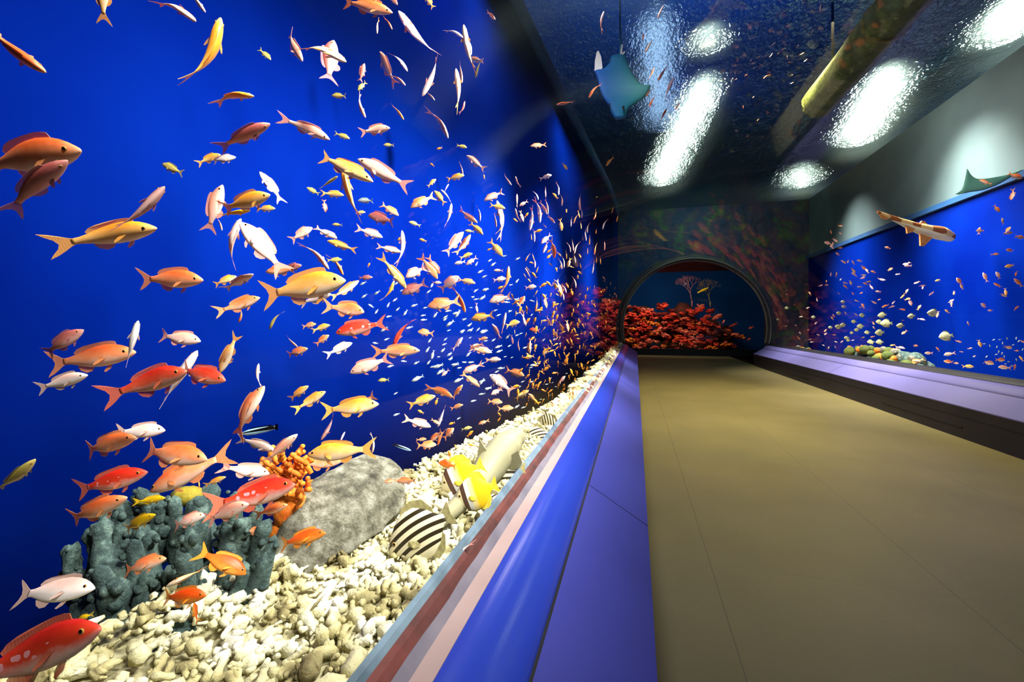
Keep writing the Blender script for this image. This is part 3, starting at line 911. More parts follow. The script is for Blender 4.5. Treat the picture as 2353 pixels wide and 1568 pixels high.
# rows: tile origin/scale, then  head x,y  tail x,y  colour  view(s side, h half turned, t from above/below)[height factor] [=hero label|short]
TILES = """
@0 0 3.92
960 -260 900 190 y h =golden tail hanging in at the top edge, farthest left of the fish there
1770 195 1430 -60 o t
1850 110 1700 -90 w t
1990 155 1830 830 y t =long golden orange anthias hanging head up near the top left|the long golden anthias hanging head up
405 645 -170 270 o t =slim salmon anthias slanting in from the left edge, near the top|the slim salmon anthias at the left edge
2285 865 1930 845 y t
725 1340 -190 1520 o s =large salmon anthias entering from the left edge, blunt head to the right|the large salmon anthias at the left edge
600 1440 40 1880 d h =dusky whitish-bellied anthias under the large salmon one at left edge
2430 1110 1960 1340 d h
2125 1415 1900 1450 w s
1985 1390 1780 1470 y s
1460 1475 1650 1565 t s
@600 0 3.92
1185 110 710 5 o s.8 =orange anthias with a long swept tail near the top edge, heading right|the swept-tailed orange anthias by the top edge
1045 80 990 -120 p t
1045 305 1045 170 o t
1180 265 1120 150 o t
1230 45 1140 -60 d s
1240 100 1530 520 p t =long slim pink anthias pointing up and left near the top|the long slim pink anthias near the top
1470 -60 1560 90 y s
2110 175 2035 105 p h
375 550 205 280 p h
650 360 600 760 d s1.2 =dusky brown-orange anthias diving tail down, a yellow one crossing behind it|the dusky anthias crossed by a yellow one
770 560 375 325 y t
90 540 -20 440 t s
930 570 890 740 d s
870 815 950 735 t s
635 860 775 870 t s
1070 460 1190 770 p h
1300 770 1180 650 p t
1320 645 1200 450 p t
1450 870 1625 530 p t
1565 905 1490 820 p t
1825 225 1880 650 y t =slim yellow anthias hanging upright at the upper right of the blue tank|the slim yellow anthias hanging upright
1820 340 1675 235 w t
1870 530 2005 550 p s
1890 500 1885 330 p t
1930 700 1970 530 t t
1755 620 1805 990 y t
1810 745 1790 570 p t
1835 910 1810 1030 d t
940 1060 840 850 p t
1160 1150 895 1190 p s =arched pale pink anthias with tail curled down, in the upper middle|the arched pale pink anthias
1285 1080 1195 940 y t
1685 1245 1550 960 p t
620 1255 200 1060 p s.75 =pale pink anthias with tail raised, descending right in the upper middle|the pink anthias with raised tail
800 1250 660 1200 t s
1100 1305 1200 1310 t s
1580 1345 1630 1330 o s
1855 1330 1760 1310 t s
1520 1470 1560 1500 t s
1850 1400 2010 1530 p s
1815 1590 1800 1460 p t
1011 1635 480 1370 y s.7 =long-tailed golden pink anthias, left of a pair sloping down|the long-tailed golden pink anthias
870 1430 1340 1690 p s.85 =big peach anthias with a dark flank spot facing up and left|the big peach anthias with a flank spot
735 1500 830 1980 y t
@0 400 3.92
1485 110 1100 540 d t =dusky purple anthias rising over a golden one, upper left|the rising dusky purple anthias
1410 480 590 620 y s.75 =golden anthias with pale head crossed by a dusky one at upper left|the golden anthias with pale head
2000 95 1870 530 p s.9 =mottled pale pink anthias standing head up beside a golden one|the mottled pink anthias standing upright
2430 180 1990 330 y s1.1
2250 330 1980 370 k t
2480 310 2300 315 y s
2000 510 1970 390 p t
2170 400 1990 800 p t
2165 430 2560 880 p s1.05 =large pale pink anthias diving head up, left of the centre|the large pale pink diving anthias
1830 950 1250 950 o s1.05 =orange-pink anthias swimming level right, alone on the left blue|the level orange-pink anthias on the left
2130 920 1920 1000 y s
2280 900 2020 1040 w h
2340 1110 1970 1250 o s
2150 1340 2200 1210 o t
750 1400 360 1640 d s =dusky brown anthias with orange snout at the left, heading up right|the dusky brown anthias with orange snout
1245 1320 1140 1720 w t =whitish grey anthias standing head up behind the orange one
1810 1505 1410 1450 p s =pale peach anthias heading right, level with the whitish upright one
1980 1790 2140 1440 y h
@600 400 3.92
-10 -20 200 240 p h
690 20 530 130 t t
410 120 530 190 t s
745 190 550 170 y s
580 345 565 230 r s
870 240 1020 240 g s
965 370 1215 430 d s1.2
1240 375 1075 265 o s
940 345 850 345 y s
1345 300 1560 190 o s1.1
1560 150 1660 275 y s
1620 140 1720 240 p t
1690 90 1640 170 p t
1575 45 1500 115 y s
1830 10 1670 50 y s
2005 5 2010 45 p s
2255 100 2180 10 p t
2290 20 2315 120 p t
2005 240 2180 160 p s =pale pink anthias facing down left above a long upright one, upper right|the pale pink anthias facing down left
2200 310 2060 280 y s
2125 240 2220 570 p t =long pale pink anthias pointing up, below a down-facing one|the long pale pink anthias pointing up
2120 480 2100 350 p t
2175 430 2140 550 y t
2305 180 2305 300 p t
2290 310 2310 430 p t
2270 400 2310 430 p s
1715 265 1680 480 p t
1950 440 1770 330 p h
1970 430 1975 290 d t
2000 545 1880 440 y s
1330 430 1435 465 t s
640 455 735 460 t s
460 480 265 600 p s1.2
685 580 480 480 p h
595 600 860 690 y s.7
610 860 410 590 p t
40 880 340 860 o s.9
365 820 180 870 d s1.1
760 950 10 1100 y s1.05 =biggest golden pink anthias with forked tail and dark eye, tank centre left|the biggest golden pink anthias
740 910 640 710 o t
730 770 590 780 t s
1095 570 860 490 p s
1425 585 1490 610 t s
1265 705 1040 650 p s.8
1270 510 1290 820 p t1.2 =thick pale pink anthias standing head up in the middle of the school|the thick pale pink anthias head up
1310 1030 1080 740 y s.7 =golden anthias with forked tail up left, diving in the school's middle|the diving golden fork-tailed anthias
1230 600 1280 560 y s
1590 945 1440 740 o s
1610 900 1500 750 r s
1300 930 1480 840 p s1.4
1265 1080 1490 980 d s1.2
1200 960 1125 1160 y t
1005 930 870 940 d s
980 800 960 840 t s
880 960 640 1130 o h
930 1240 590 1190 o s1.25 =plump orange-pink anthias with dark eye below the biggest golden one|the plump orange-pink anthias
630 1080 360 1160 w s
75 1400 155 1220 t t
495 1350 370 1380 o s1.1
620 1360 470 1410 y s
670 1430 1130 1340 R s =red anthias with a row of pale dots heading left, tank centre|the red anthias with pale dots
1190 1560 1310 1280 r t
1410 1420 1555 1440 o s1.3
610 1450 490 1540 o s1.2
330 1560 220 1470 p t
420 1570 220 1640 o s
820 1520 590 1630 w s
1500 1190 1790 1150 o s1.2 =orange anthias facing left with slim one at its tail, right of centre|the left-facing orange anthias
1840 1250 1745 1000 o t
1780 920 1610 1050 p s1.3 =plump pale pink anthias tilted up right, right of the school's middle|the plump pale pink anthias tilted up
1930 985 1770 950 o s
1820 520 1660 720 p s
1885 545 1765 740 o h
1835 510 1920 520 t s
1905 715 1790 760 y s
1845 820 1945 750 p s
1740 810 1840 790 w s
2175 740 2060 600 y s1.1
2035 690 2075 670 w s
2055 1150 2255 1100 p s1.2 =cream pink anthias facing left with an upright slim one behind its tail|the cream pink left-facing anthias
2230 830 2215 1080 o t
2095 870 2180 870 p s
2205 940 2090 960 p s1.2
2130 1035 2195 1010 p s
1890 1310 2095 1270 y s1.2 =golden anthias facing left with a small orange one above, right of centre|the left-facing golden anthias
1950 1250 1930 1165 o h
2330 1330 2200 1370 y s1.3
2205 1250 2165 1440 o t
2080 1350 2165 1485 p h
2350 1160 2310 1170 y s
1815 1470 1730 1590 p h
2040 1480 1960 1495 o s
@0 800 3.92
1225 30 430 150 o s.9 =large orange anthias with forked tail heading right, middle of left side|the large fork-tailed orange anthias on the left
790 240 330 370 w s.9
1680 200 1040 410 r s =dark red anthias heading right with a second red one overlapping its head|the dark red anthias of the crossing pair
2035 290 1560 190 r s1.05 =rosy red anthias in front of the dark red one, heading right
1780 20 1460 500 w t
2330 140 2300 350 w t
2380 340 2060 810 o h =orange anthias climbing steeply to the upper right, above the wrasse|the steeply climbing orange anthias
1490 740 1030 760 w s
1225 800 680 950 o s =orange pink anthias with greyish tail, just below a whitish one|the orange pink anthias with greyish tail
1870 1000 1210 920 o s =orange anthias with dark dorsal spot above the finger coral, heading right|the orange anthias with dark back spot
1350 1290 2040 950 o s.9 =long orange anthias facing down left over the finger coral, tail high|the long orange anthias facing down left
1330 1110 630 1310 R s =red pale-blotched anthias heading right, just above the finger coral|the red blotched anthias above the coral
1145 1340 530 1600 o s.9 =orange anthias heading up right along the finger coral's left edge|the orange anthias at the coral's left edge
315 1000 -20 1330 t h =tan anthias rising at the left edge, alone, lower left|the lone tan anthias at the left edge
2430 1130 2000 1080 p s
2035 1160 1840 1240 y s.8
1790 1200 1800 1290 e t
2660 1220 1940 1430 R s1.05 =vivid red anthias with pale blotches heading right beside the orange coral|the vivid red anthias by the orange coral
1490 1350 1220 1390 k s.8
2240 1400 1860 1560 p s
1850 1500 1520 1610 p s
2480 930 2160 800 w h
@600 800 3.92
325 775 40 1030 p h =pale pink anthias climbing right beside the orange bushy coral|the pale pink anthias by the orange coral
800 220 1160 90 p s1.1 =big clean pink anthias facing down left with tail raised right|the big clean pink anthias facing down left
1430 20 1000 35 o s.9
1050 295 1155 285 t s
425 340 250 470 y s.9
580 390 320 560 y s.9 =golden orange anthias with yellow snout climbing right, lower middle|the golden anthias with yellow snout
1060 500 545 570 y s =orange anthias with long forked tail overlapped by another facing left|the fork-tailed orange anthias of the overlapping pair
810 550 1035 420 o s1.1
540 830 680 610 d t
755 755 690 880 p t
420 960 1010 910 y s =golden anthias facing left over the grey rock, fork-tailed|the golden anthias facing left over the rock
735 1010 340 1050 o s1.1 =orange anthias with white belly heading right above the grey rock
1000 950 1030 770 w t
935 1050 630 1170 e s =vivid orange anthias just above the grey rock's face, heading right|the vivid orange anthias over the rock
960 1140 900 1110 o s
605 1280 320 1200 e s1.1 =vivid red-orange anthias poking out from the orange coral, heading right
240 1410 -60 1510 o s
1105 1210 1220 1190 o s
1220 1200 1410 1195 o s
1600 1030 1760 1070 e s1.5 =plump vivid orange anthias at the gravel's far edge, left of the shark
1690 925 1705 1000 p s
1740 870 1770 905 o s
1865 870 1930 880 t s
1955 690 2050 650 o s
1900 715 1800 735 t s
1910 745 1855 800 o s
1530 710 1295 640 p s =pale pink anthias with forked tail heading right above the gravel|the fork-tailed pale anthias above the gravel
1570 430 1325 520 y s =golden orange anthias with a dark gill spot heading right, lower right|the golden anthias with a gill spot
1570 515 1590 450 t s
1725 440 1495 330 o h
1815 330 1720 460 o h
1970 350 1805 220 o s.8
1810 230 2000 140 p s =pale pink anthias facing down left above an orange one, lower right
1820 510 1705 550 o s
1590 715 1660 520 p t
1610 690 1530 640 o s
1410 560 1465 590 t s
1735 720 1645 820 o s1.3
1590 880 1640 710 o t
1520 850 1640 740 o s
1580 870 1395 880 o s1.2
1490 820 1395 830 o s
1690 690 1745 670 r s
2060 240 2260 400 p s1.3 =plump pale pink anthias among orange ones, beside the far gravel edge|the plump pale anthias by the gravel edge
2070 420 2170 370 p s1.2
2370 250 2200 200 o s1.3
2175 490 2040 480 o s1.2
2275 540 2130 550 o s1.1
2130 580 2160 615 y s
2130 665 2155 625 t s
2410 380 2290 470 y s
2160 105 2020 110 p s
2080 40 1880 -5 p s
1625 255 1695 195 p s
@0 1168 3.92
860 715 70 790 w s.95 =pale tan anthias with greyish tail at the left, heading right, low|the pale tan anthias at lower left
910 1070 -260 1560 R s =big red pale-dotted anthias at the bottom left corner, heading right|the big red anthias in the corner
700 1000 830 960 k s
1500 450 1050 580 o s.9
2220 590 1770 380 e s1.1 =vivid orange anthias turning towards the viewer in front of the coral|the vivid orange anthias turning to the viewer
1860 780 1410 830 e s1.1 =vivid orange anthias with forked tail low in front of the coral|the vivid fork-tailed anthias low by the coral
1500 705 1830 550 y t
1750 850 1760 1030 e h
1400 55 1060 225 k s.8 =bright yellow fish slanting up right among the finger coral's branches
2410 200 2190 210 o s
@600 1168 3.92
585 220 130 330 e s.95 =vivid orange-red anthias heading right in front of the grey rock|the vivid anthias in front of the rock
100 410 85 290 e t
440 930 590 760 t t
0 1110 90 1030 t t
1730 530 1860 270 p t
@1000 400 5.2267
1400 10 1255 60 w s
1010 385 1110 325 p s
1060 575 1020 440 o h
1120 465 1075 520 p s
1135 680 1190 400 p t
1255 590 1255 300 p t
1240 310 1205 200 w t
1340 480 1255 330 p h
1350 490 1345 300 p t
1435 590 1360 500 p h
1335 645 1290 595 w t
1285 670 1190 700 y s1.2
1190 820 1195 660 p t
1160 795 1153 720 p t
1480 255 1490 100 p t
1410 230 1470 300 d s
1520 385 1535 240 p t
1325 280 1325 160 d t
1575 420 1575 465 p s
1520 685 1500 540 y s.9
1630 635 1630 510 p t
1660 595 1700 470 o t
1735 525 1715 440 p t
1760 530 1765 400 p t
1738 440 1725 240 p t
1930 285 1955 270 w s
1900 550 1955 435 o t
1755 660 1745 570 p t
1825 710 1830 580 y t
2010 670 2045 530 p t
2118 470 2148 380 o t
2178 580 2200 480 p t
1775 805 1770 730 y t
1812 800 1790 670 p t
1850 850 1855 740 p t
1930 720 1935 660 o t
1270 840 1390 725 p s
1295 950 1355 820 p h
1430 1015 1410 780 o h
1340 950 1400 900 y s1.2
1340 1015 1400 960 o s
1625 940 1610 820 p t
1660 925 1645 790 p t
1670 960 1700 810 o t
1510 990 1465 940 o s1.3
1578 1020 1570 910 p t
1590 1120 1625 1010 y s
1685 1075 1675 960 p t
1750 1010 1725 960 p s
1832 960 1830 890 y t
1910 970 1928 830 o t
1750 1135 1738 1060 p t
1520 1145 1510 1010 p t
1545 1130 1552 980 y t
1935 1075 1935 980 p t
1985 1085 1985 1000 p t
1885 1200 1912 1040 p t
2030 920 2042 790 d t
1080 1050 1130 950 o t
1185 1030 1165 950 p t
1130 1060 1185 1075 y s1.2
1195 1130 1210 1010 p t
1080 1130 1150 1260 p t
1210 1190 1245 1095 p t
1160 1180 1215 1250 p s
1215 1350 1080 1370 p s1.3
1110 1260 1150 1300 o s
1340 1310 1250 1365 y s
1330 1290 1400 1350 p s
1440 1380 1425 1290 p h
1510 1480 1480 1260 o h
1545 1520 1530 1380 p t
1600 1370 1570 1310 y s
1575 1430 1545 1320 p t
1690 1370 1680 1230 o t
1650 1460 1630 1380 p s
@1000 650 5.2267
75 0 -40 0 p s
1075 160 1000 290 o s1.3
1200 350 1240 180 o t
1340 310 1300 150 o h
1210 340 1290 320 y s1.4
1450 240 1410 230 y s
1090 520 1035 330 o t
1070 500 1040 340 p t
1130 560 1255 580 r s1.3 =deep red-orange plump anthias right of the golden ones, facing left|the deep red-orange plump anthias
1390 520 1330 400 p h
1400 430 1420 370 o s
1530 600 1500 460 y h
1600 590 1580 450 o h
1660 540 1690 600 o s
930 740 920 630 p h
1010 820 975 680 p t
1130 860 1130 660 o h1.3
1080 900 1190 880 y s1.3
1290 870 1370 770 y s1.2 =bright golden anthias in the purple haze, tilted down left|the bright golden anthias in the haze
630 660 520 680 o s
415 790 580 730 o s
625 830 460 800 o s1.1
790 920 610 930 p s
1180 1000 1230 1000 o s
1300 1060 1380 1000 w s1.5
1400 1090 1470 1080 o s1.3
1260 1060 1310 1100 o s
1620 1030 1660 1120 o h
1560 1120 1490 1210 p s
1270 1280 1330 1310 o s1.3
1520 1310 1570 1340 y s1.2
1120 1330 1220 1450 o s
980 1370 1080 1310 y s
1640 1320 1600 1350 o s
1750 960 1770 1040 o h
1820 980 1850 940 o s
1680 860 1680 960 p t
1480 850 1500 920 p h
1590 890 1610 840 y s
1540 830 1560 870 p s
1640 730 1620 660 p s
1720 440 1725 520 p h
1770 490 1790 550 o t
1660 310 1660 360 p h
1880 210 1885 280 p t
1915 240 1917 300 p t
"""
SILVER = """@600 400 3.92
930 1100 60|1045 1070 60|1205 1135 50|1145 1180 50|990 1190 55|1230 1220 45|1380 1185 60|1300 1250 60|1040 1240 50|1150 1285 50|1480 1205 45|1570 1270 60|1465 1315 55|1460 1275 45|1335 1385 60|1110 1400 70|1030 1525 50|1130 1490 50|1510 1060 45|1265 1050 30|1220 985 40|1540 1000 55|1660 1290 55|1700 1350 80|1690 1410 35|1810 1415 45|1880 1360 50|1895 1405 45|1955 1400 40|1830 1310 40|1690 1235 50|1760 1255 70|1660 1490 40|1520 1500 50|2000 1415 60|1990 1120 60|1935 1050 45|2025 1045 55|1910 1110 30|1975 880 60|2010 925 50|2305 965 45|2310 765 45|2090 815 55|2060 780 45|1940 810 45|2190 740 40|2250 1000 35|2300 1130 45|920 985 60|2225 1130 50|2110 1230 40|1890 1205 30|2240 1240 40
@600 800 3.92
1410 275 110|1590 165 90|1540 170 40|1620 215 70|1750 150 60|1830 130 40|1785 180 40|1890 130 50|1400 135 55|1510 130 50|1545 60 80|1285 120 50|1165 165 60|1700 60 40|1640 20 50|1500 15 60|2045 365 60|1990 300 60|1780 290 90|1212 410 40|1220 600 60|1780 635 40|2305 530 50|2330 350 30|1600 80 30|1705 100 40
@1000 650 5.2267
490 200 60|570 180 80|600 80 70|480 100 50|450 170 40|860 235 70|980 200 60|900 340 40|760 390 60|1165 220 60|985 370 50|1160 385 40|150 340 60|270 370 100|120 440 60|180 490 110|350 440 50|410 510 60|330 590 60|410 570 60|510 570 50|590 590 90|160 575 40|700 690 60|420 660 40|610 700 50|480 750 70|870 650 70|985 630 50|1030 610 40|760 770 90|890 760 50|1080 780 60|670 820 50|770 825 80|400 860 80|110 740 60|90 810 60|170 860 70|190 910 60|40 890 30|50 1000 100|240 985 90|350 955 50|430 960 60|290 1025 50|60 1070 100|570 970 50|740 1070 60|790 1030 90|1180 990 80|1150 1020 50|840 890 40|920 900 40|640 1270 80|560 1190 90|560 1340 80|460 1420 70|980 1490 70|1060 1500 60|1160 1190 50|1050 1190 50|1240 970 40|1430 680 40|1300 690 50|1210 750 40|1385 1150 30|1340 1220 40|1410 1200 30|1450 1250 30|1385 1350 20|1430 1410 20|1310 1400 20|1270 1400 25|1540 1400 25|1500 730 35|1620 1240 30|1700 1170 30|1580 1090 30"""
REEF = """@1780 560 5.2267
785 52 60 0|757 125 55 -40|690 45 50 -45|1358 52 70 -20|830 222 55 -35|945 230 60 -60|1022 208 70 -15|880 215 40 75|1065 290 80 -40|1110 330 60 -60|945 325 70 -55|955 370 70 -30|1185 342 60 -25|1385 312 75 30|1475 370 45 10|1278 433 100 -5|1065 380 65 0|1055 412 65 20|1090 482 60 -25|1158 520 75 -50|1125 458 60 5|850 518 70 -40|845 472 45 -15|912 470 55 -70|1022 520 55 0|552 505 50 20|625 498 40 0|622 455 30 85|675 368 50 85|742 372 50 80|793 430 30 60|1242 578 60 -10|1038 596 45 30|938 600 40 -50|768 598 30 -45|427 602 55 -55|507 675 45 -65|985 690 55 -30|1192 706 70 -30|1260 672 42 20|1060 748 60 -60|1030 765 35 0|1427 710 50 45|1330 750 80 20|1400 760 80 10|397 773 35 20|317 878 40 0|850 832 40 -70|978 855 45 -45|710 868 40 -60|692 898 42 -60|495 955 35 50|610 1045 45 50|613 1085 40 35|722 1097 45 0|525 1097 40 -15|1185 957 45 -60|1192 1012 42 -50|1060 1130 42 20|1175 1120 45 15|938 1163 35 15|810 1178 42 40|742 1183 45 -15|305 1075 35 -55|290 1138 45 -40|375 1158 25 0|427 1150 35 20|445 1183 40 5|910 1245 75 -10|980 1263 42 20|1040 1232 55 15|648 1252 30 70|728 1245 30 -70|585 1222 35 -20|1170 1265 40 0|1417 1222 60 10|1510 1248 90 -15|1545 630 70 45|235 733 25 -45|140 565 20 90|145 610 20 0|105 688 25 -60|255 985 25 -45|405 1038 20 0|135 990 22 0
@2053 560 4.9
1147 120 80 5|1312 78 80 -15|1312 253 110 10|145 228 75 15|160 252 70 0|45 347 42 15|262 440 65 25|330 475 62 0|330 497 35 80|505 415 68 15|740 425 90 -55|768 488 55 -65|1033 380 110 -65|1178 358 85 -60|1170 468 85 -30|1380 340 55 80|1405 440 120 -45|1240 580 75 -30|1262 545 80 -80|430 564 65 35|682 557 45 85|652 645 60 30|655 685 55 80|603 763 55 -40|1018 700 80 -40|1095 755 62 -5|1378 730 80 35|840 900 45 -75|150 537 55 60|107 596 65 35|158 625 62 20|187 662 80 -65|100 740 65 -20|290 720 65 55|320 852 75 -15|120 1002 65 35|105 865 22 0|245 1152 62 0|730 1105 75 -10|970 1125 80 -70|1290 1170 90 -10|1387 1208 50 0|1460 1105 70 -25|500 1188 55 -45|397 1235 85 0|625 1245 110 10|770 1220 35 -15|865 1180 45 10|912 1270 35 30|270 1318 115 0|625 1332 110 -10|700 1347 65 -5|840 1385 120 0|1065 1340 130 -15|1202 1310 100 0|1253 1397 135 -5|1367 1392 60 80|1440 1295 70 -50|85 1170 90 -15|497 800 70 75
@1753 400 3.137
1605 60 90 -20|1820 15 90 -20|1802 150 75 70|1685 250 60 -50|1728 340 45 -80|1565 410 55 0|1560 410 50 80|1765 405 60 50|1768 428 65 10|1850 455 60 -10|555 375 40 5|563 430 30 -20|490 418 30 -75|520 478 45 -35|470 500 55 -20|500 510 40 60
@1650 0 5.228
1038 18 45 75|1225 100 95 80|700 192 40 70|658 380 35 80|820 430 65 60|660 530 85 35|812 535 45 60|797 580 70 35|725 643 50 45|636 668 55 50|828 690 35 80|870 750 45 30|953 560 45 55|1135 375 50 60|1100 420 40 60|400 720 50 55|488 685 65 45|500 795 65 40|433 820 30 45|335 903 42 45|580 915 85 40|425 1165 30 45|303 1280 45 80|482 1437 40 45|1048 730 45 35|1005 650 60 30|885 1000 35 25|200 960 55 25|885 905 35 40
@1150 0 3.92
1445 90 150 70|1340 405 140 62|1460 660 150 58|1515 790 190 62|1365 660 100 70|1365 910 110 62|1465 1040 130 62|1605 940 110 60|1335 830 90 60|980 1455 90 55|835 810 150 60|905 190 170 73|580 930 140 10|340 1310 130 5|580 1500 70 -55|1285 340 70 75"""
DISC = """@1780 560 5.2267
1290 855 110|1340 960 150|1258 948 90|1260 1068 115|1050 862 75|1030 995 90|985 1037 65|950 940 65|770 840 65|822 975 75|765 1005 85|670 1008 55|925 1072 50|1110 1065 70|865 1130 65|885 1163 50|1155 1180 90|1260 1185 95|822 700 60|830 760 55|1510 990 100|465 885 55|145 775 55|38 912 40
@2053 560 4.9
445 785 135|200 815 90|592 1037 165"""
TINY = "1128 1085|1198 1082|1230 1120|1020 1130|1085 1150|1165 1162|1280 1068|1383 1065|1350 1140|1155 1250|1222 1240|1185 1220|1048 1275|1248 1270|1298 1330|1455 1192|1410 1100|1260 1355|1335 1375|1385 1310"

LAND = [('the grey rock', 785, 1190), ('the finger coral', 380, 1300), ('the orange bushy coral', 662, 1075),
        ('the grey shark on the gravel', 1125, 1080), ('the big hanging ray', 1428, 190),
        ('the banded cat shark', 2110, 525), ('the small pale green ray', 2270, 415), ('the pipe-like reflection', 1990, 140),
        ('the round end arch', 1600, 690), ('the low coral mound in the right tank', 2045, 820),
        ('the pale blue lit strip overhead', 1518, 170), ('the right tank wall\'s top edge', 1960, 540),
        ('the right edge of the photo', 2353, 690), ('the lone silver disc fish', 2173, 772),
        ('the far end of the right rail', 1790, 800)]
ORD = ['', 'second ', 'third ', 'fourth ', 'fifth ', 'sixth ', 'seventh ', 'eighth ', 'ninth ', 'tenth ', 'eleventh ', 'twelfth ']


def parse(txt):
    ox = oy = 0
    sc = 1
    for line in txt.strip().split('\n'):
        if line.startswith('@'):
            ox, oy, sc = [float(x) for x in line[1:].split()]
            continue
        for cell in line.split('|') if '=' not in line else [line]:
            if '=' in cell:
                a, lab = cell.split('=', 1)
            else:
                a, lab = cell, None
            yield ox, oy, sc, a.split(), lab


rows = []
for ox, oy, sc, a, lab in parse(TILES):
    hx, hy, tx, ty = [float(x) / sc for x in a[:4]]
    v = a[5]
    label = short = None
    if lab:
        label, _, short = lab.partition('|')
    rows.append(dict(h=(ox + hx, oy + hy), t=(ox + tx, oy + ty), k=a[4], v=v[0], hs=float(v[1:]) if len(v) > 1 else 1.0,
                     label=label, short=short or None, name='anthias'))
for ox, oy, sc, a, lab in parse(REEF):
    x, y, l, an = [float(q) for q in a]
    x, y, l = ox + x / sc, oy + y / sc, l / sc * 1.1
    s_ = R.choice((-1, 1))
    dx, dy = s_ * l / 2 * math.cos(math.radians(an)), -s_ * l / 2 * math.sin(math.radians(an))
    rows.append(dict(h=(x + dx, y + dy), t=(x - dx, y - dy), k=R.choice('oopyp') if y > 300 else 'o', v=R.choice('sh') if y > 300 else 't',
                     hs=1.1, label=None, short=None, name='reef_fish'))
for r in rows:
    r['len'] = math.hypot(r['h'][0] - r['t'][0], r['h'][1] - r['t'][1])
    r['c'] = ((r['h'][0] + r['t'][0]) / 2, (r['h'][1] + r['t'][1]) / 2)
    if r['short']:
        LAND.append((r['short'],) + r['c'])

# the 300 anthias that show largest are things of their own; the rest of the far swarm is one mass
an = sorted([r for r in rows if r['name'] == 'anthias'], key=lambda r: -r['len'])
for r in an[300:]:
    r['name'] = 'mass'
VIEWW = {'s': '', 'h': '', 't': 'slim '}
buckets = {}
for r in rows:
    if r['label'] or r['name'] == 'mass' or r['len'] < 13:
        continue
    cx, cy = r['c']
    best = None
    for nm, lx, ly in LAND:
        d = math.hypot(cx - lx, cy - ly)
        if d < 3:
            continue
        if best is None or d < best[0]:
            best = (d, nm, lx, ly)
    d, nm, lx, ly = best
    dx, dy = cx - lx, cy - ly
    side = ('right of' if dx > 0 else 'left of') if abs(dx) > abs(dy) else ('below' if dy > 0 else 'above')
    buckets.setdefault((nm, side), []).append((d, r))
for (nm, side), lst in buckets.items():
    lst.sort(key=lambda q: q[0])
    for i, (d, r) in enumerate(lst):
        col = KIND[r['k']][4]
        size = 'large ' if r['len'] > 95 else ('small ' if r['len'] < 38 else '')
        o_ = (ORD[i] if i < len(ORD) else str(i + 1) + 'th ')
        w_ = [size, VIEWW[r['v']], col]
        while True:
            lb = '%s fish heading %s, %s%s %s' % (' '.join(' '.join(w_).split()), heading(*r['h'], *r['t']), o_ or 'first ', side, nm)
            if len(lb.replace('-', ' ').split()) <= 16 or not (w_[0] or w_[1]):
                break
            if w_[1]:
                w_[1] = ''
            else:
                w_[0] = ''
        r['label'] = lb


def wave_bend(r):
    return R.choice((0.0, 0.0, 0.25, -0.25, 0.45, -0.45)) if r['v'] != 't' else R.choice((0.0, 0.3, -0.3, 0.6, -0.6))


mass = Acc()
MASS_M = []


def put_fish(r):
    cx, cy = r['c']
    L = r['len']
    zg, zw = tank_range(min(max(cx, -60), 2400), min(max(cy, -60), 1600))
    big = min(1.0, L / 130.0)
    if r['name'] == 'reef_fish':
        tt = R.uniform(0.35, 0.7)
    else:
        tt = R.uniform(0.12, 0.4) if big > 0.7 else R.uniform(0.15, 0.75)
    z = zg + tt * (zw - zg)
    lw = L * z / F
    if lw > 0.26:
        z *= 0.26 / lw
        z = max(z, zg + 0.04)
    slack = min(0.25 * L * z / F, 0.4 * (zw - zg), max(0.0, z - zg - 0.03))
    dz = R.uniform(-1, 1) * slack * 0.6
    hd, tl = at(*r['h'], z + dz / 2), at(*r['t'], z - dz / 2)
    roll = {'s': R.uniform(-0.25, 0.25), 'h': R.choice((-1, 1)) * 0.75, 't': R.choice((-1, 1)) * R.uniform(1.25, 1.6)}[r['v']]
    bend = wave_bend(r)
    if r['name'] == 'mass':
        d = anthias_meshes('o', 0.0)
        L0, a, lat, u, mid = orient(hd, tl, roll)
        me = d['joined']
        mass.add([mid + a * (vv.co.x * L0) + lat * (vv.co.y * L0) + u * (vv.co.z * L0) for vv in me.vertices],
                 [tuple(p.vertices) for p in me.polygons])
        return
    d = anthias_meshes(r['k'], bend)
    if L >= 52:
        root = bpy.data.objects.new(r['name'], None)
        C.objects.link(root)
        for nm in ('body', 'tail_fin', 'dorsal_fin', 'anal_fin', 'pelvic_fin', 'pectoral_fin', 'eye'):
            for me in d[nm]:
                obj(nm, me, root)
    else:
        root = obj(r['name'], d['joined'])
    place(root, hd, tl, roll, r['hs'] * 0.98)
    grp = 'anthias of the left tank' if r['name'] == 'anthias' else 'small orange fish of the right tank and overhead'
    tag(root, r['label'] or 'tiny orange fish in the dim far water, too small to tell apart', 'fish', grp)


for r in rows:
    put_fish(r)

# the far swarm beside the tunnel glass
for i in range(260):
    u = R.random() ** 0.8
    x = 1175 + 245 * u
    ylo = 560 + 90 * u
    yhi = 935 - 120 * max(0, (x - 1290) / 130)
    y = ylo + (yhi - ylo) * R.random() ** 0.75
    l = R.uniform(0.6, 1.3) * (17 - 10 * u)
    an_ = math.radians(R.gauss(80, 25) if R.random() < 0.65 else R.uniform(0, 180))
    dx, dy = l / 2 * math.cos(an_), -l / 2 * math.sin(an_)
    put_fish(dict(h=(x + dx, y + dy), t=(x - dx, y - dy), c=(x, y), len=l, k='o', v=R.choice('sht'), hs=1, name='mass', label=None))
o = obj('distant_fish_school', mass.mesh('distant_fish_school', fish_mats('y')[0]))
tag(o, 'dense far swarm of tiny orange fish along the tunnel glass', 'fish school', None, 'stuff')

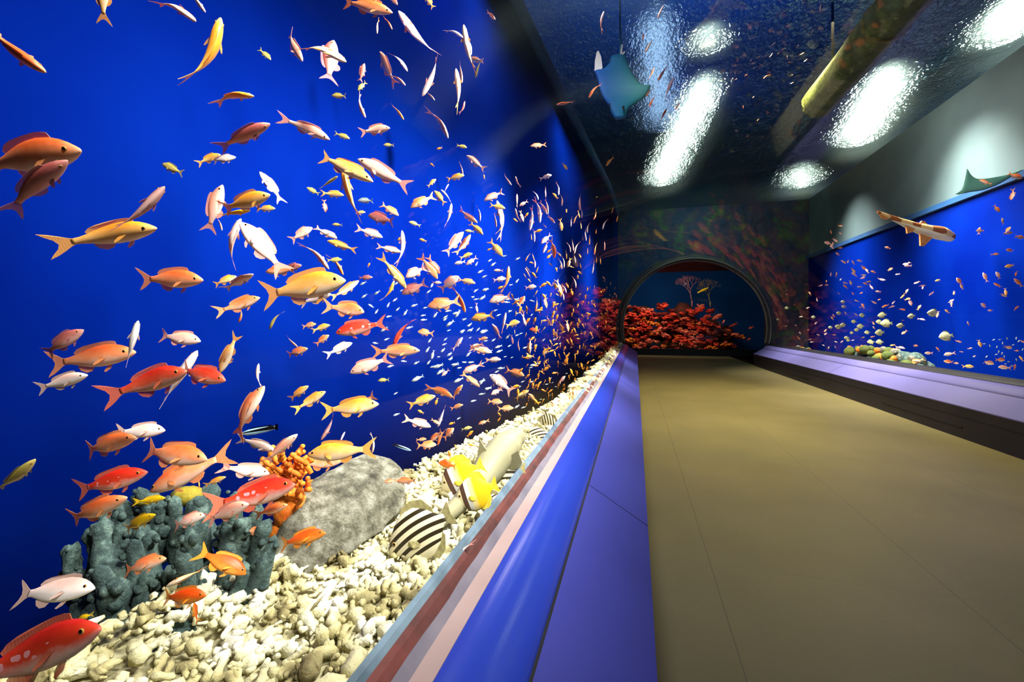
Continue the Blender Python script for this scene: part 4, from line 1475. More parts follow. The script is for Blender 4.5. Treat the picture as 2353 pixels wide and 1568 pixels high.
# ------------------------------------------------------------------ small silver juveniles
JUV = [(0.5, 0, 0.01, 0.01), (0.42, 0, 0.07, 0.05), (0.28, 0, 0.13, 0.075), (0.1, 0, 0.15, 0.08), (-0.1, 0, 0.11, 0.05), (-0.27, 0, 0.05, 0.02),
       (-0.33, 0, 0.04, 0.01)]
mb, mf = fish_mats('g')
vs, fs, mi = [], [], []
for (v, f), m in ((loft(JUV, 8), 0), (fin([(-0.3, 0.03), (-0.5, 0.15), (-0.42, 0.0), (-0.5, -0.15), (-0.3, -0.03)]), 1),
                  (fin([(0.15, 0.14), (0.0, 0.19), (-0.18, 0.11), (0.0, 0.11)]), 1)):
    o_ = len(vs)
    vs += v
    fs += [tuple(i + o_ for i in q) for q in f]
    mi += [m] * len(f)
juv_me = fix(mesh('silver_juvenile', vs, fs, [mb, mf], True, mi))


def small_fish(name, me, x, y, l, ang, label, cat, grp, tr=(0.4, 0.85), hs=1.0, roll=0.3):
    zg, zw = tank_range(x, y)
    z = zg + R.uniform(*tr) * (zw - zg)
    dx, dy = l / 2 * math.cos(ang), -l / 2 * math.sin(ang)
    o = obj(name, me)
    place(o, at(x + dx, y + dy, z), at(x - dx, y - dy, z), R.uniform(-roll, roll), hs)
    tag(o, label, cat, grp)
    return o


for ox, oy, sc, a, lab in parse(SILVER):
    x, y, l = [float(q) for q in a]
    small_fish('silver_juvenile', juv_me, ox + x / sc, oy + y / sc, l / sc * 1.1, math.radians(205 + R.gauss(0, 18)),
               'tiny silver fish of the loose swarm between the big anthias and the far gravel', 'fish', 'silver juveniles of the left tank')
for a in TINY.split('|'):
    x, y = [float(q) for q in a.split()]
    small_fish('silver_juvenile', juv_me, 2053 + x / 4.9, 560 + y / 4.9, 7, R.uniform(0, 6.28),
               'tiny silver fish low at the far right of the right tank', 'fish', 'silver juveniles of the right tank', (0.3, 0.6))

# ------------------------------------------------------------------ deep-bodied fish
DISC_P = [(0.5, -0.02, 0.01, 0.008), (0.46, -0.01, 0.06, 0.03), (0.38, 0, 0.15, 0.055), (0.25, 0, 0.25, 0.075), (0.1, 0, 0.31, 0.08),
          (-0.05, 0, 0.30, 0.07), (-0.18, 0, 0.22, 0.05), (-0.28, 0, 0.11, 0.03), (-0.34, 0, 0.06, 0.016), (-0.38, 0, 0.055, 0.008)]
DISC_F = {'tail_fin': [(-0.35, 0.05), (-0.44, 0.12), (-0.5, 0.15), (-0.47, 0.0), (-0.5, -0.15), (-0.44, -0.12), (-0.35, -0.05)],
          'dorsal_fin': [(0.18, 0.27), (0.1, 0.36), (-0.05, 0.38), (-0.2, 0.33), (-0.28, 0.18), (-0.27, 0.1), (-0.1, 0.26)],
          'anal_fin': [(0.0, -0.28), (-0.08, -0.36), (-0.2, -0.31), (-0.28, -0.17), (-0.26, -0.1), (-0.1, -0.26)]}


def deep_fish(name, mat, finmat, head, tail, zc, label, cat, grp=None, hs=1.0, roll=0.0, parts=True):
    root = bpy.data.objects.new(name, None)
    C.objects.link(root)
    key = ('deep', mat.name)
    if key not in _cache:
        d = {'body': [fix(mesh('body', *loft(DISC_P, 16), mat))]}
        for nm, ol in DISC_F.items():
            d[nm] = [fix(mesh(nm, *fin(ol, 0, 0.008), finmat, False))]
        d['pectoral_fin'] = [fix(mesh('pectoral_fin', *fin([(0.2, -0.05), (0.13, -0.12), (0.02, -0.14), (0.06, -0.06), (0.15, 0.0)], 0, 0.006, s * 0.07, s * 0.4),
                                      finmat, False)) for s in (-1, 1)]
        d['eye'] = []
        for s in (-1, 1):
            e = eye_mesh(0.028, s, 'eye', [M['pupil'], M['iris']])
            for vv in e.vertices:
                vv.co += Vector((0.36, s * 0.052, 0.05))
            d['eye'].append(e)
        _cache[key] = d
    d = _cache[key]
    for nm, ms in d.items():
        for me in ms:
            if parts or nm in ('body', 'tail_fin', 'dorsal_fin', 'anal_fin'):
                obj(nm, me, root)
    place(root, at(*head, zc), at(*tail, zc), roll, hs)
    tag(root, label, cat, grp)
    return root


# black-and-cream striped fish
t = NT('striped_scales')
s_ = t.sep()
z_ = t.math('ADD', s_[2], t.math('MULTIPLY', t.math('MULTIPLY', s_[0], s_[0]), 0.35))
wv = t.math('SINE', t.math('MULTIPLY', z_, 62))
st = t.math('GREATER_THAN', wv, 0.1)
up_ = t.math('GREATER_THAN', s_[2], -0.2)
col = t.mix(t.math('MULTIPLY', st, up_), lin('#efe6c0'), lin('#2c2410'))
M['stripe'] = t.done(t.bsdf(col, 0.45, 0.3))
M['stripefin'] = noisy('striped_fin', '#8a8456', '#b8ae78', 18, 0.6)
t = NT('butterfly_scales')
s_ = t.sep()
col = t.ramp(s_[0], [(0.0, lin('#f6c818')), (0.08, lin('#f4e2a0'))])
inb = t.math('MULTIPLY', t.math('GREATER_THAN', s_[0], 0.13), t.math('LESS_THAN', s_[0], 0.22))
ind = t.math('MULTIPLY', t.math('GREATER_THAN', s_[0], 0.22), t.math('LESS_THAN', s_[0], 0.32))
col = t.mix(inb, col, lin('#f2f0ec'))
col = t.mix(ind, col, lin('#54382c'))
col = t.mix(t.math('GREATER_THAN', s_[0], 0.32), col, lin('#e8dcae'))
M['butterfly'] = t.done(t.bsdf(col, 0.45, 0.3))
M['butterflyfin'] = noisy('yellow_fin', '#e8c020', '#f4d848', 14, 0.6)
M['disc'] = noisy('silver_yellow_scales', '#a8ac7c', '#d0cc90', 5, 0.4, spec=0.4)
M['discfin'] = noisy('olive_fin', '#6a7048', '#8a8c58', 9, 0.6)

deep_fish('striped_fish', M['stripe'], M['stripefin'], (893, 1272), (1040, 1178), 1.05, 'large black and cream striped fish nosing the gravel right of the rock',
          'fish', 'striped fish over the gravel', 1.1)
deep_fish('striped_fish', M['stripe'], M['stripefin'], (1098, 1098), (1210, 1082), 1.56, 'striped fish over the gravel, just below the grey shark',
          'fish', 'striped fish over the gravel', 1.15)
deep_fish('striped_fish', M['stripe'], M['stripefin'], (1210, 1010), (1266, 994), 2.12, 'small striped fish beyond the grey shark, lying level',
          'fish', 'striped fish over the gravel', 1.2)
deep_fish('striped_fish', M['stripe'], M['stripefin'], (1262, 998), (1254, 940), 2.36, 'small striped fish farthest along the gravel, standing nose down',
          'fish', 'striped fish over the gravel', 1.0)
deep_fish('striped_fish', M['stripe'], M['stripefin'], (1112, 1172), (1166, 1138), 1.38, 'striped fish half hidden by the glass edge, near the yellow butterflyfish',
          'fish', 'striped fish over the gravel', 1.0)
deep_fish('butterflyfish', M['butterfly'], M['butterflyfin'], (1012, 1122), (1112, 1068), 1.42, 'yellow butterflyfish with dark and white face bands, left of the shark',
          'fish', 'butterflyfish over the gravel', 1.15)
deep_fish('butterflyfish', M['butterfly'], M['butterflyfin'], (1046, 1152), (1144, 1112), 1.24, 'yellow butterflyfish with dark and white face bands, in front of the shark',
          'fish', 'butterflyfish over the gravel', 1.15)
deep_fish('dark_fish', M['kick'], M['kick'], (1297, 949), (1303, 974), 2.6, 'dark grey fish against the glass at the far gravel', 'fish', None, 1.0)

dl = []
for ox, oy, sc, a, lab in parse(DISC):
    x, y, l = [float(q) for q in a]
    dl.append((ox + x / sc, oy + y / sc, l / sc))
dbig = sorted(dl, key=lambda q: -q[0])
for i, (x, y, l) in enumerate(dbig):
    zg, zw = tank_range(x, y)
    z = zg + (0.35 + 0.4 * R.random()) * (zw - zg)
    hd = (x - l / 2, y + l * R.uniform(-0.1, 0.12))
    tl = (x + l / 2, y - l * 0.02)
    if i == 0:
        lb = 'lone silver disc-shaped fish swimming left, lowest and farthest right of its shoal'
    else:
        lb = '%s silver-yellow disc-shaped fish counting from the right of the shoal' % (['first', 'second', 'third', 'fourth', 'fifth', 'sixth', 'seventh', 'eighth', 'ninth', 'tenth',
             'eleventh', 'twelfth', 'thirteenth', 'fourteenth', 'fifteenth', 'sixteenth', 'seventeenth', 'eighteenth', 'nineteenth', 'twentieth', 'twenty-first',
             'twenty-second', 'twenty-third', 'twenty-fourth', 'twenty-fifth', 'twenty-sixth', 'twenty-seventh'][i])
    deep_fish('disc_fish', M['disc'], M['discfin'], hd, tl, z, lb, 'fish', 'disc fish of the right tank', 1.0, R.uniform(-0.3, 0.3), l > 22)

# ------------------------------------------------------------------ wrasses
WR = [(0.5, 0, 0.008, 0.006), (0.44, 0, 0.035, 0.03), (0.3, 0, 0.068, 0.045), (0.1, 0, 0.078, 0.048), (-0.15, 0, 0.07, 0.04), (-0.35, 0, 0.052, 0.022),
      (-0.42, 0, 0.05, 0.012)]
t = NT('wrasse_scales')
s_ = t.sep()
wid = t.math('ADD', t.math('MULTIPLY', t.math('SUBTRACT', 0.5, s_[0]), 0.05), 0.008)
dk = t.math('LESS_THAN', t.math('ABSOLUTE', t.math('SUBTRACT', s_[2], 0.01)), wid)
col = t.mix(dk, lin('#9ad4f0'), lin('#080a10'))
M['wrasse'] = t.done(t.bsdf(col, 0.35, 0.4))


def wrasse(head, tail, label, fr):
    root = bpy.data.objects.new('cleaner_wrasse', None)
    C.objects.link(root)
    obj('body', fix(mesh('body', *loft(WR, 12, 0.2), M['wrasse'])), root)
    obj('tail_fin', fix(mesh('tail_fin', *fin([(-0.4, 0.05), (-0.5, 0.08), (-0.5, -0.08), (-0.4, -0.05)], 0.2, 0.008), M['pupil'], False)), root)
    obj('dorsal_fin', fix(mesh('dorsal_fin', *fin([(0.25, 0.06), (0.2, 0.1), (-0.3, 0.085), (-0.34, 0.05)], 0.2, 0.006), M['pupil'], False)), root)
    cx, cy = (head[0] + tail[0]) / 2, (head[1] + tail[1]) / 2
    zg, zw = tank_range(cx, cy)
    z = zg + fr * (zw - zg)
    place(root, at(*head, z), at(*tail, z), 0.1, 1.0)
    tag(root, label, 'fish', 'cleaner wrasses')


wrasse((552, 998), (643, 981), 'black and blue striped cleaner wrasse above the orange bushy coral', 0.15)
wrasse((945, 1036), (903, 1022), 'small pale wrasse with a black stripe above the gravel, right of the rock', 0.3)

# ------------------------------------------------------------------ rays and sharks, from stations along the body
def px_fin(name, pts, zc, mat, parent, th=0.006, dz=None):
    n = len(pts)
    dz = dz or [0] * n
    P = [at(x, y, zc + q) for (x, y), q in zip(pts, dz)]
    nn = (P[1] - P[0]).cross(P[-1] - P[0])
    nn = nn.normalized() * th / 2
    org = parent.location
    v = [p + nn - org for p in P] + [p - nn - org for p in P]
    f = [tuple(range(n)), tuple(range(n, 2 * n))[::-1]] + [(i, (i + 1) % n, n + (i + 1) % n, n + i) for i in range(n)]
    return obj(name, fix(mesh(name, v, f, mat, False)), parent)


def px_body(name, st, mat, parent, seg=16, flat=1.0):
    """st: px, py, zc, radius in px"""
    P = [at(a, b, c) - parent.location for a, b, c, d in st]
    rad = [d * c / F for a, b, c, d in st]
    # smooth the stations
    Q, RR = [], []
    n = len(P)
    for i in range(n - 1):
        p0, p1, p2, p3 = P[max(i - 1, 0)], P[i], P[i + 1], P[min(i + 2, n - 1)]
        for k in range(5):
            u = k / 5
            Q.append(0.5 * ((2 * p1) + (p2 - p0) * u + (2 * p0 - 5 * p1 + 4 * p2 - p3) * u * u + (3 * p1 - p0 - 3 * p2 + p3) * u ** 3))
            RR.append(rad[i] + (rad[i + 1] - rad[i]) * (3 * u * u - 2 * u ** 3))
    Q.append(P[-1])
    RR.append(rad[-1])
    v, f = tube(Q, RR, seg)
    return obj(name, fix(mesh(name, v, f, mat)), parent)


M['sharkgrey'] = noisy('grey_shark_skin', '#7e7a5c', '#8e8a6c', 6, 0.5, spec=0.3)
root = empty('grey_shark', at(1118, 1085, 1.5), 'grey shark resting on the gravel with its dorsal fin raised', 'shark')
px_body('body', [(1201, 1000, 1.72, 9), (1188, 1004, 1.70, 22), (1160, 1030, 1.64, 36), (1128, 1070, 1.52, 37), (1095, 1114, 1.40, 29), (1055, 1157, 1.26, 20),
                 (1015, 1195, 1.13, 16), (998, 1212, 1.08, 9)], M['sharkgrey'], root)
px_fin('dorsal_fin', [(1094, 1088), (1098, 1040), (1103, 1010), (1112, 1026), (1128, 1046), (1112, 1075)], 1.52, M['sharkgrey'], root, 0.012)
px_fin('pectoral_fin', [(1160, 1056), (1190, 1035), (1200, 1062), (1192, 1078), (1172, 1078)], 1.56, M['sharkgrey'], root, 0.012)
px_fin('tail_fin', [(1016, 1196), (985, 1208), (962, 1232), (990, 1232), (1010, 1222)], 1.09, M['sharkgrey'], root, 0.01)

t = NT('banded_shark_skin')
s_ = t.sep()
bnd = t.math('GREATER_THAN', t.math('SINE', t.math('ADD', t.math('MULTIPLY', s_[0], 24), t.math('MULTIPLY', t.noise(8, 2), 5))), 0.1)
cz = t.math('GREATER_THAN', t.math('ADD', s_[2], t.math('MULTIPLY', s_[0], 0.33)), -0.005)
col = t.mix(t.math('MULTIPLY', bnd, 1.0), lin('#d8b070'), lin('#8a4e1c'))
col = t.mix(cz, lin('#efe6c4'), col)
M['catshark'] = t.done(t.bsdf(col, 0.5, 0.3))
M['catfin'] = noisy('brown_fin', '#a8682c', '#c88a48', 12, 0.6)
ZS = 5.7
root = empty('cat_shark', at(2110, 525, ZS), 'brown banded cat shark with white belly swimming right in the right tank', 'shark')
px_body('body', [(2191, 546, ZS, 4), (2183, 545, ZS, 11), (2160, 536, ZS, 15), (2125, 529, ZS, 13), (2090, 517, ZS, 9), (2060, 505, ZS, 6), (2035, 495, ZS, 4), (2018, 488, ZS, 3)],
        M['catshark'], root)
px_fin('dorsal_fin', [(2108, 520), (2117, 508), (2124, 509), (2134, 522)], ZS, M['catfin'], root, 0.02)
px_fin('dorsal_fin', [(2066, 508), (2068, 503), (2075, 504), (2086, 516)], ZS, M['catfin'], root, 0.02)
px_fin('pectoral_fin', [(2113, 538), (2114, 565), (2122, 566), (2142, 547)], ZS - 0.05, M['catfin'], root, 0.02)
px_fin('pelvic_fin', [(2081, 520), (2084, 537), (2097, 534), (2100, 526)], ZS - 0.03, M['catfin'], root, 0.02)
px_fin('tail_fin', [(2015, 484), (2022, 486), (2042, 496), (2038, 505), (2026, 502)], ZS, M['catfin'], root, 0.02)


def ray_body(name, outline, spine, zc, th, mat, parent):
    """flattened lens body: outline ring, inner rings swelling towards a spine line"""
    n = len(outline)
    (ax, ay), (bx, by_) = spine
    v, f = [], []
    view = ray((ax + bx) / 2, (ay + by_) / 2).normalized()

    def near(p):
        t_ = max(0, min(1, ((p[0] - ax) * (bx - ax) + (p[1] - ay) * (by_ - ay)) / ((bx - ax) ** 2 + (by_ - ay) ** 2)))
        return ax + t_ * (bx - ax), ay + t_ * (by_ - ay)
    org = parent.location
    rings = []
    for s in (1, -1):
        for k, fr in enumerate((0.0, 0.12, 0.35, 0.6, 0.85, 1.0)):
            if s == -1 and k == 0:
                continue
            ids = []
            for p in outline:
                q = near(p)
                x, y = p[0] + (q[0] - p[0]) * fr, p[1] + (q[1] - p[1]) * fr
                lift = th * math.sqrt(max(0.0, 1 - (1 - fr) ** 2)) * (1.0 if s > 0 else 0.7)
                curl = 0.35 * th * ((1 - fr) * math.hypot(p[0] - q[0], p[1] - q[1]) / 60.0) ** 2 * 4
                ids.append(len(v))
                v.append(at(x, y, zc) + view * (s * lift - curl) - org)
            rings.append((s, ids))
    up = [r for s, r in rings if s > 0]
    dn = [up[0]] + [r for s, r in rings if s < 0]
    for lst in (up, dn):
        for a, b in zip(lst, lst[1:]):
            for i in range(n):
                j = (i + 1) % n
                f.append((a[i], a[j], b[j], b[i]))
    me = mesh(name, v, f, mat)
    b = bmesh.new()
    b.from_mesh(me)
    bmesh.ops.remove_doubles(b, verts=b.verts, dist=0.0005)
    bmesh.ops.recalc_face_normals(b, faces=b.faces)
    b.to_mesh(me)
    b.free()
    return obj(name, me, parent)


def smooth_outline(pts, k=4):
    out, n = [], len(pts)
    for i in range(n):
        p0, p1, p2, p3 = (Vector(pts[(i + q) % n]) for q in (-1, 0, 1, 2))
        for j in range(k):
            u = j / k
            c = 0.5 * ((2 * p1) + (p2 - p0) * u + (2 * p0 - 5 * p1 + 4 * p2 - p3) * u * u + (3 * p1 - p0 - 3 * p2 + p3) * u ** 3)
            out.append((c.x, c.y))
    return out


t = NT('blue_teal_ray_skin')
col = t.ramp(t.math('ADD', t.math('MULTIPLY', t.sep()[0], 1.6), 0.5), [(0.2, lin('#2360b4')), (0.75, lin('#2f8c8c'))])
M['raybelly'] = t.done(t.bsdf(col, 0.55, 0.2))
M['raywhite'] = noisy('white_ray_skin', '#e8ecf0', '#f8f8f8', 4, 0.5)
M['raygreen'] = noisy('pale_green_ray_skin', '#4c8676', '#649c8a', 3, 0.55)
ZR = 4.2
root = empty('hanging_ray', at(1427, 195, ZR), 'large blue-teal ray gliding head down overhead, its thin tail straight up', 'ray')
ol = smooth_outline([(1425, 124), (1436, 127), (1444, 148), (1452, 165), (1462, 182), (1475, 194), (1493, 197), (1486, 216), (1470, 232), (1450, 246), (1441, 258),
                     (1439, 268), (1425, 274), (1412, 271), (1404, 258), (1398, 242), (1387, 225), (1379, 205), (1375, 185), (1369, 163), (1386, 158), (1400, 145),
                     (1404, 131), (1412, 125)])
ray_body('body', ol, ((1424, 140), (1424, 262)), ZR, 0.07, M['raybelly'], root)
px_fin('wing_tip', [(1366, 163), (1367, 140), (1371, 120), (1375, 118), (1381, 132), (1384, 157), (1375, 166)], ZR - 0.03, M['raywhite'], root, 0.02)
st = [(1426, 130, ZR, 4), (1426, 110, ZR, 3), (1425, 60, ZR, 2.2), (1424, 0, ZR, 1.8), (1423, -80, ZR, 1.2)]
px_body('tail', st, M['raybelly'], root, 8)
px_fin('clasper', [(1425, 126), (1427, 104), (1431, 102), (1429, 124)], ZR - 0.01, M['raywhite'], root, 0.015)
px_fin('clasper', [(1427, 127), (1434, 118), (1436, 121), (1430, 128)], ZR - 0.01, M['raywhite'], root, 0.015)
px_fin('gill_slit', [(1399, 238), (1402, 237), (1404, 252), (1402, 252)], ZR - 0.075, M['dark'], root, 0.006)
px_fin('gill_slit', [(1429, 245), (1434, 243), (1436, 254), (1433, 255)], ZR - 0.075, M['dark'], root, 0.006)
ZQ = 5.1
root = empty('small_ray', at(2270, 418, ZQ), 'pale green ray gliding along the top of the right tank wall', 'ray')
ol = smooth_outline([(2203, 446), (2213, 428), (2220, 400), (2223, 388), (2231, 401), (2247, 411), (2280, 408), (2310, 402), (2350, 390), (2322, 408), (2290, 426), (2260, 437),
                     (2228, 442)])
ray_body('body', ol, ((2225, 428), (2290, 416)), ZQ, 0.05, M['raygreen'], root)
px_fin('wing_tip', [(2196, 446), (2212, 436), (2216, 442), (2206, 447)], ZQ - 0.02, M['raygreen'], root, 0.02)

# ------------------------------------------------------------------ pipe-like solid put in for a greenish overhead reflection
root = empty('pipe_like_reflection', (1.95, 3.6, 2.45 + H), 'thick greenish pipe-like reflection overhead along the tunnel, cut off short', 'pipe')
v, f = [], []
ns, nl = 28, 60
for i in range(nl + 1):
    y = 1.2 + 4.45 * i / nl
    for k in range(ns):
        a = 2 * math.pi * k / ns
        r = 0.165 + 0.012 * noise.noise(Vector((math.cos(a) * 2, y * 2.5, math.sin(a) * 2)))
        cut = 0.18 * math.sin(a * 1.0 + 0.7) if i == nl else 0
        v.append((r * math.cos(a), y - 3.6 + cut, r * math.sin(a)))
for i in range(nl):
    for k in range(ns):
        f.append((i * ns + k, i * ns + (k + 1) % ns, (i + 1) * ns + (k + 1) % ns, (i + 1) * ns + k))
f += [tuple(range(ns)), tuple(nl * ns + k for k in range(ns))[::-1]]
obj('reflection_tube', fix(mesh('reflection_tube', v, f, M['algae'])), root)
for y in (2.6, 4.2):
    v, f = tube([(0, y - 3.6 - 0.02, 0), (0, y - 3.6 + 0.02, 0)], [0.176, 0.176], 28)
    obj('reflection_band', fix(mesh('reflection_band', v, f, M['greenalgae'])), root)
for y in (1.6, 5.2):
    v, f = tube([(0, y - 3.6, 0.1), (0, y - 3.6, ZSURF - 2.45 + 0.5)], [0.012, 0.012], 8)
    obj('added_rod', fix(mesh('added_rod', v, f, M['dark'])), root)

# ------------------------------------------------------------------ gravel, rock and corals on the left ledge
def pebbles(name, n, ymin, ymax, xlim, zfun, size, seed, mat, power=1.0):
    rr = random.Random(seed)
    V, Fc = [], []
    seg = 5
    made = 0
    while made < n:
        y = ymin + (ymax - ymin) * rr.random() ** power
        xa, xb = xlim(y)
        x = rr.uniform(xa, xb)
        z = zfun(x, y) + rr.uniform(-0.004, 0.016)
        s = size * rr.choice((0.5, 0.7, 0.9, 1.0, 1.2, 1.9)) * rr.uniform(0.8, 1.2)
        ln = s * rr.uniform(0.7, 2.3)
        r = s * rr.uniform(0.32, 0.6)
        d = Vector((rr.gauss(0, 1), rr.gauss(0, 1), rr.gauss(0, 0.35))).normalized()
        a = d.cross(UP).normalized()
        b = d.cross(a)
        k1, k2 = rr.uniform(-0.4, 0.4) * ln, rr.uniform(-0.25, 0.25) * ln
        o = len(V)
        prof = ((-0.5, 0.35), (-0.38, 0.8), (-0.1, 1.0), (0.15, 0.85), (0.36, 0.9), (0.5, 0.4))
        c0 = Vector((x, y, z + H))
        for u, q in prof:
            q *= rr.uniform(0.65, 1.3)
            c = c0 + d * (u * ln) + a * (k1 * (u * u - 0.1)) + b * (k2 * u * u)
            for k in range(seg):
                t_ = 2 * math.pi * k / seg
                V.append(c + (a * math.cos(t_) + b * math.sin(t_)) * (r * q))
        m = len(prof)
        for i in range(m - 1):
            for k in range(seg):
                k2_ = (k + 1) % seg
                Fc.append((o + i * seg + k, o + i * seg + k2_, o + (i + 1) * seg + k2_, o + (i + 1) * seg + k))
        Fc.append(tuple(o + k for k in range(seg))[::-1])
        Fc.append(tuple(o + (m - 1) * seg + k for k in range(seg)))
        made += 1
    return fix(mesh(name, V, Fc, mat))


def gx(y):
    return (xe(y) + (0.12 if y < 0.9 else 0.02) * 1.0, -0.385)


def gz(x, y):
    # the gravel heaps up a little towards the back and away from the glass
    xa, xb = gx(y)
    u = (xb - x) / max(0.05, xb - xa)
    return ZG + 0.035 * u + 0.02 * noise.noise(Vector((x * 4, y * 4, 0))) * min(1, u * 4)


o = obj('coral_gravel', pebbles('coral_gravel', 9500, 0.15, 3.6, gx, gz, 0.0135, 3, M['gravel']))
tag(o, 'bed of pale coral rubble along the foot of the left tank', 'gravel', None, 'stuff')
o = obj('coral_gravel', pebbles('coral_gravel', 2600, 3.5, 12.8, gx, gz, 0.03, 5, M['gravel'], 1.3))
tag(o, 'thin far strip of pale coral rubble beside the blue rail', 'gravel', None, 'stuff')
# compacted sand under the rubble
v, f = [], []
for i, y in enumerate(ys):
    xa, xb = gx(y)
    for k in range(7):
        x = xa + (xb - xa) * k / 6
        v.append((x, y, gz(x, y) - 0.012 + H))
    v += [(xb, y, -0.64 + H), (xa, y, -0.64 + H)]
for i in range(60):
    for k in range(9):
        f.append((9 * i + k, 9 * i + (k + 1) % 9, 9 * i + 9 + (k + 1) % 9, 9 * i + 9 + k))
f += [tuple(range(9)), tuple(540 + k for k in range(9))[::-1]]
structure(obj('floor_gravel_bed', fix(mesh('floor_gravel_bed', v, f, M['bed']))))


def hull_rock(name, pts, mat, label, cat, amp, cuts=4, seed=0):
    b = bmesh.new()
    c = sum(pts, Vector()) / len(pts)
    for p in pts:
        b.verts.new(p - c)
    bmesh.ops.convex_hull(b, input=b.verts)
    bmesh.ops.triangulate(b, faces=b.faces)
    for _ in range(cuts):
        bmesh.ops.subdivide_edges(b, edges=b.edges, cuts=1, use_grid_fill=True)
        if _ < 2:
            bmesh.ops.smooth_vert(b, verts=b.verts, factor=0.25, use_axis_x=True, use_axis_y=True, use_axis_z=True)
    b.normal_update()
    for vv in b.verts:
        p = vv.co * 9 + Vector((seed, 0, 0))
        h = noise.noise(p) * 0.6 + noise.noise(p * 2.3) * 0.35 + noise.noise(p * 5) * 0.2
        ridge = 1 - abs(noise.noise(Vector((vv.co.x * 14 + seed, vv.co.y * 14, vv.co.z * 45))))
        vv.co += vv.normal * amp * (h + 0.5 * (ridge - 0.7))
    me = bpy.data.meshes.new(name)
    b.to_mesh(me)
    b.free()
    me.materials.append(mat)
    me.polygons.foreach_set('use_smooth', [True] * len(me.polygons))
    o = obj(name, me)
    o.location = c
    tag(o, label, cat)
    return o


front = [(618, 1338, .98), (640, 1350, .96), (705, 1330, .97), (790, 1275, 1.03), (880, 1222, 1.12), (940, 1160, 1.22), (938, 1090, 1.28), (895, 1052, 1.30), (838, 1042, 1.28),
         (750, 1085, 1.16), (690, 1130, 1.08), (650, 1200, 1.02), (608, 1300, .98), (740, 1200, 1.02), (830, 1150, 1.10)]
pts = [at(*q) for q in front] + [at(q[0], q[1], q[2] * 1.09) for q in front[7:13]] + [at(640, 1330, 1.06), at(900, 1200, 1.27)]
hull_rock('grey_rock', pts, M['rock'], 'large pale grey rock slab leaning on the gravel behind the finger coral', 'rock', 0.012, 4, 3)

# finger coral: many knobbly upright fingers on a lumpy base
zc0 = 0.86
base_c = at(420, 1440, zc0)
root = empty('finger_coral', base_c, 'grey-green finger coral colony at the lower left, beside the grey rock', 'coral')


def lumpy_sphere(c, r, acc, seed, seg=14, squash=(1, 1, 1)):
    v, f = [], []
    n = seg // 2
    for i in range(n + 1):
        a = math.pi * i / n
        for k in range(seg):
            b_ = 2 * math.pi * k / seg
            d = Vector((math.sin(a) * math.cos(b_), math.sin(a) * math.sin(b_), math.cos(a)))
            q = r * (1 + 0.22 * noise.noise(d * 2.2 + Vector((seed, 0, 0))) + 0.08 * noise.noise(d * 6 + Vector((seed, 3, 0))))
            v.append(c + Vector((d.x * squash[0], d.y * squash[1], d.z * squash[2])) * q)
    for i in range(n):
        for k in range(seg):
            f.append((i * seg + k, i * seg + (k + 1) % seg, (i + 1) * seg + (k + 1) % seg, (i + 1) * seg + k))
    acc.add(v, f)


acc = Acc()
rc = random.Random(11)
for i in range(26):
    px, py = rc.uniform(190, 580), rc.uniform(1290, 1480)
    py = min(py, 1500 - 0.22 * max(0, px - 300))
    lumpy_sphere(at(px, py, zc0 + rc.uniform(0.02, 0.12)) - base_c, rc.uniform(0.03, 0.06), acc, i)
obj('base', acc.mesh('base', M['coral']), root)
FING = [(160, 1330, 150, 1255, 17), (185, 1350, 178, 1245, 15), (215, 1300, 200, 1215, 20), (250, 1330, 240, 1190, 22), (285, 1290, 290, 1150, 24), (300, 1350, 305, 1240, 20),
        (330, 1300, 322, 1205, 21), (345, 1230, 318, 1120, 15), (300, 1200, 290, 1165, 22), (370, 1330, 352, 1220, 22), (395, 1260, 378, 1150, 26), (420, 1280, 430, 1185, 19),
        (430, 1340, 435, 1215, 20), (460, 1260, 455, 1140, 26), (480, 1220, 495, 1110, 22), (510, 1230, 540, 1130, 17), (520, 1300, 528, 1190, 24), (550, 1290, 575, 1190, 22),
        (585, 1300, 615, 1195, 18), (600, 1330, 632, 1230, 14), (560, 1350, 610, 1270, 17), (530, 1360, 560, 1290, 17), (500, 1380, 520, 1310, 16), (410, 1370, 408, 1265, 17),
        (380, 1380, 385, 1300, 18), (340, 1400, 345, 1310, 19), (262, 1400, 262, 1290, 22), (235, 1400, 225, 1300, 20), (285, 1440, 280, 1330, 30), (260, 1480, 275, 1400, 24),
        (290, 1500, 290, 1460, 18), (230, 1500, 240, 1420, 22), (210, 1470, 205, 1390, 20), (450, 1400, 470, 1330, 15), (350, 1200, 360, 1130, 16), (560, 1240, 600, 1160, 15),
        (240, 1240, 232, 1170, 16), (400, 1220, 400, 1140, 16), (195, 1300, 158, 1252, 11), (290, 1310, 262, 1290, 9), (470, 1320, 480, 1255, 17), (500, 1280, 512, 1200, 18)]
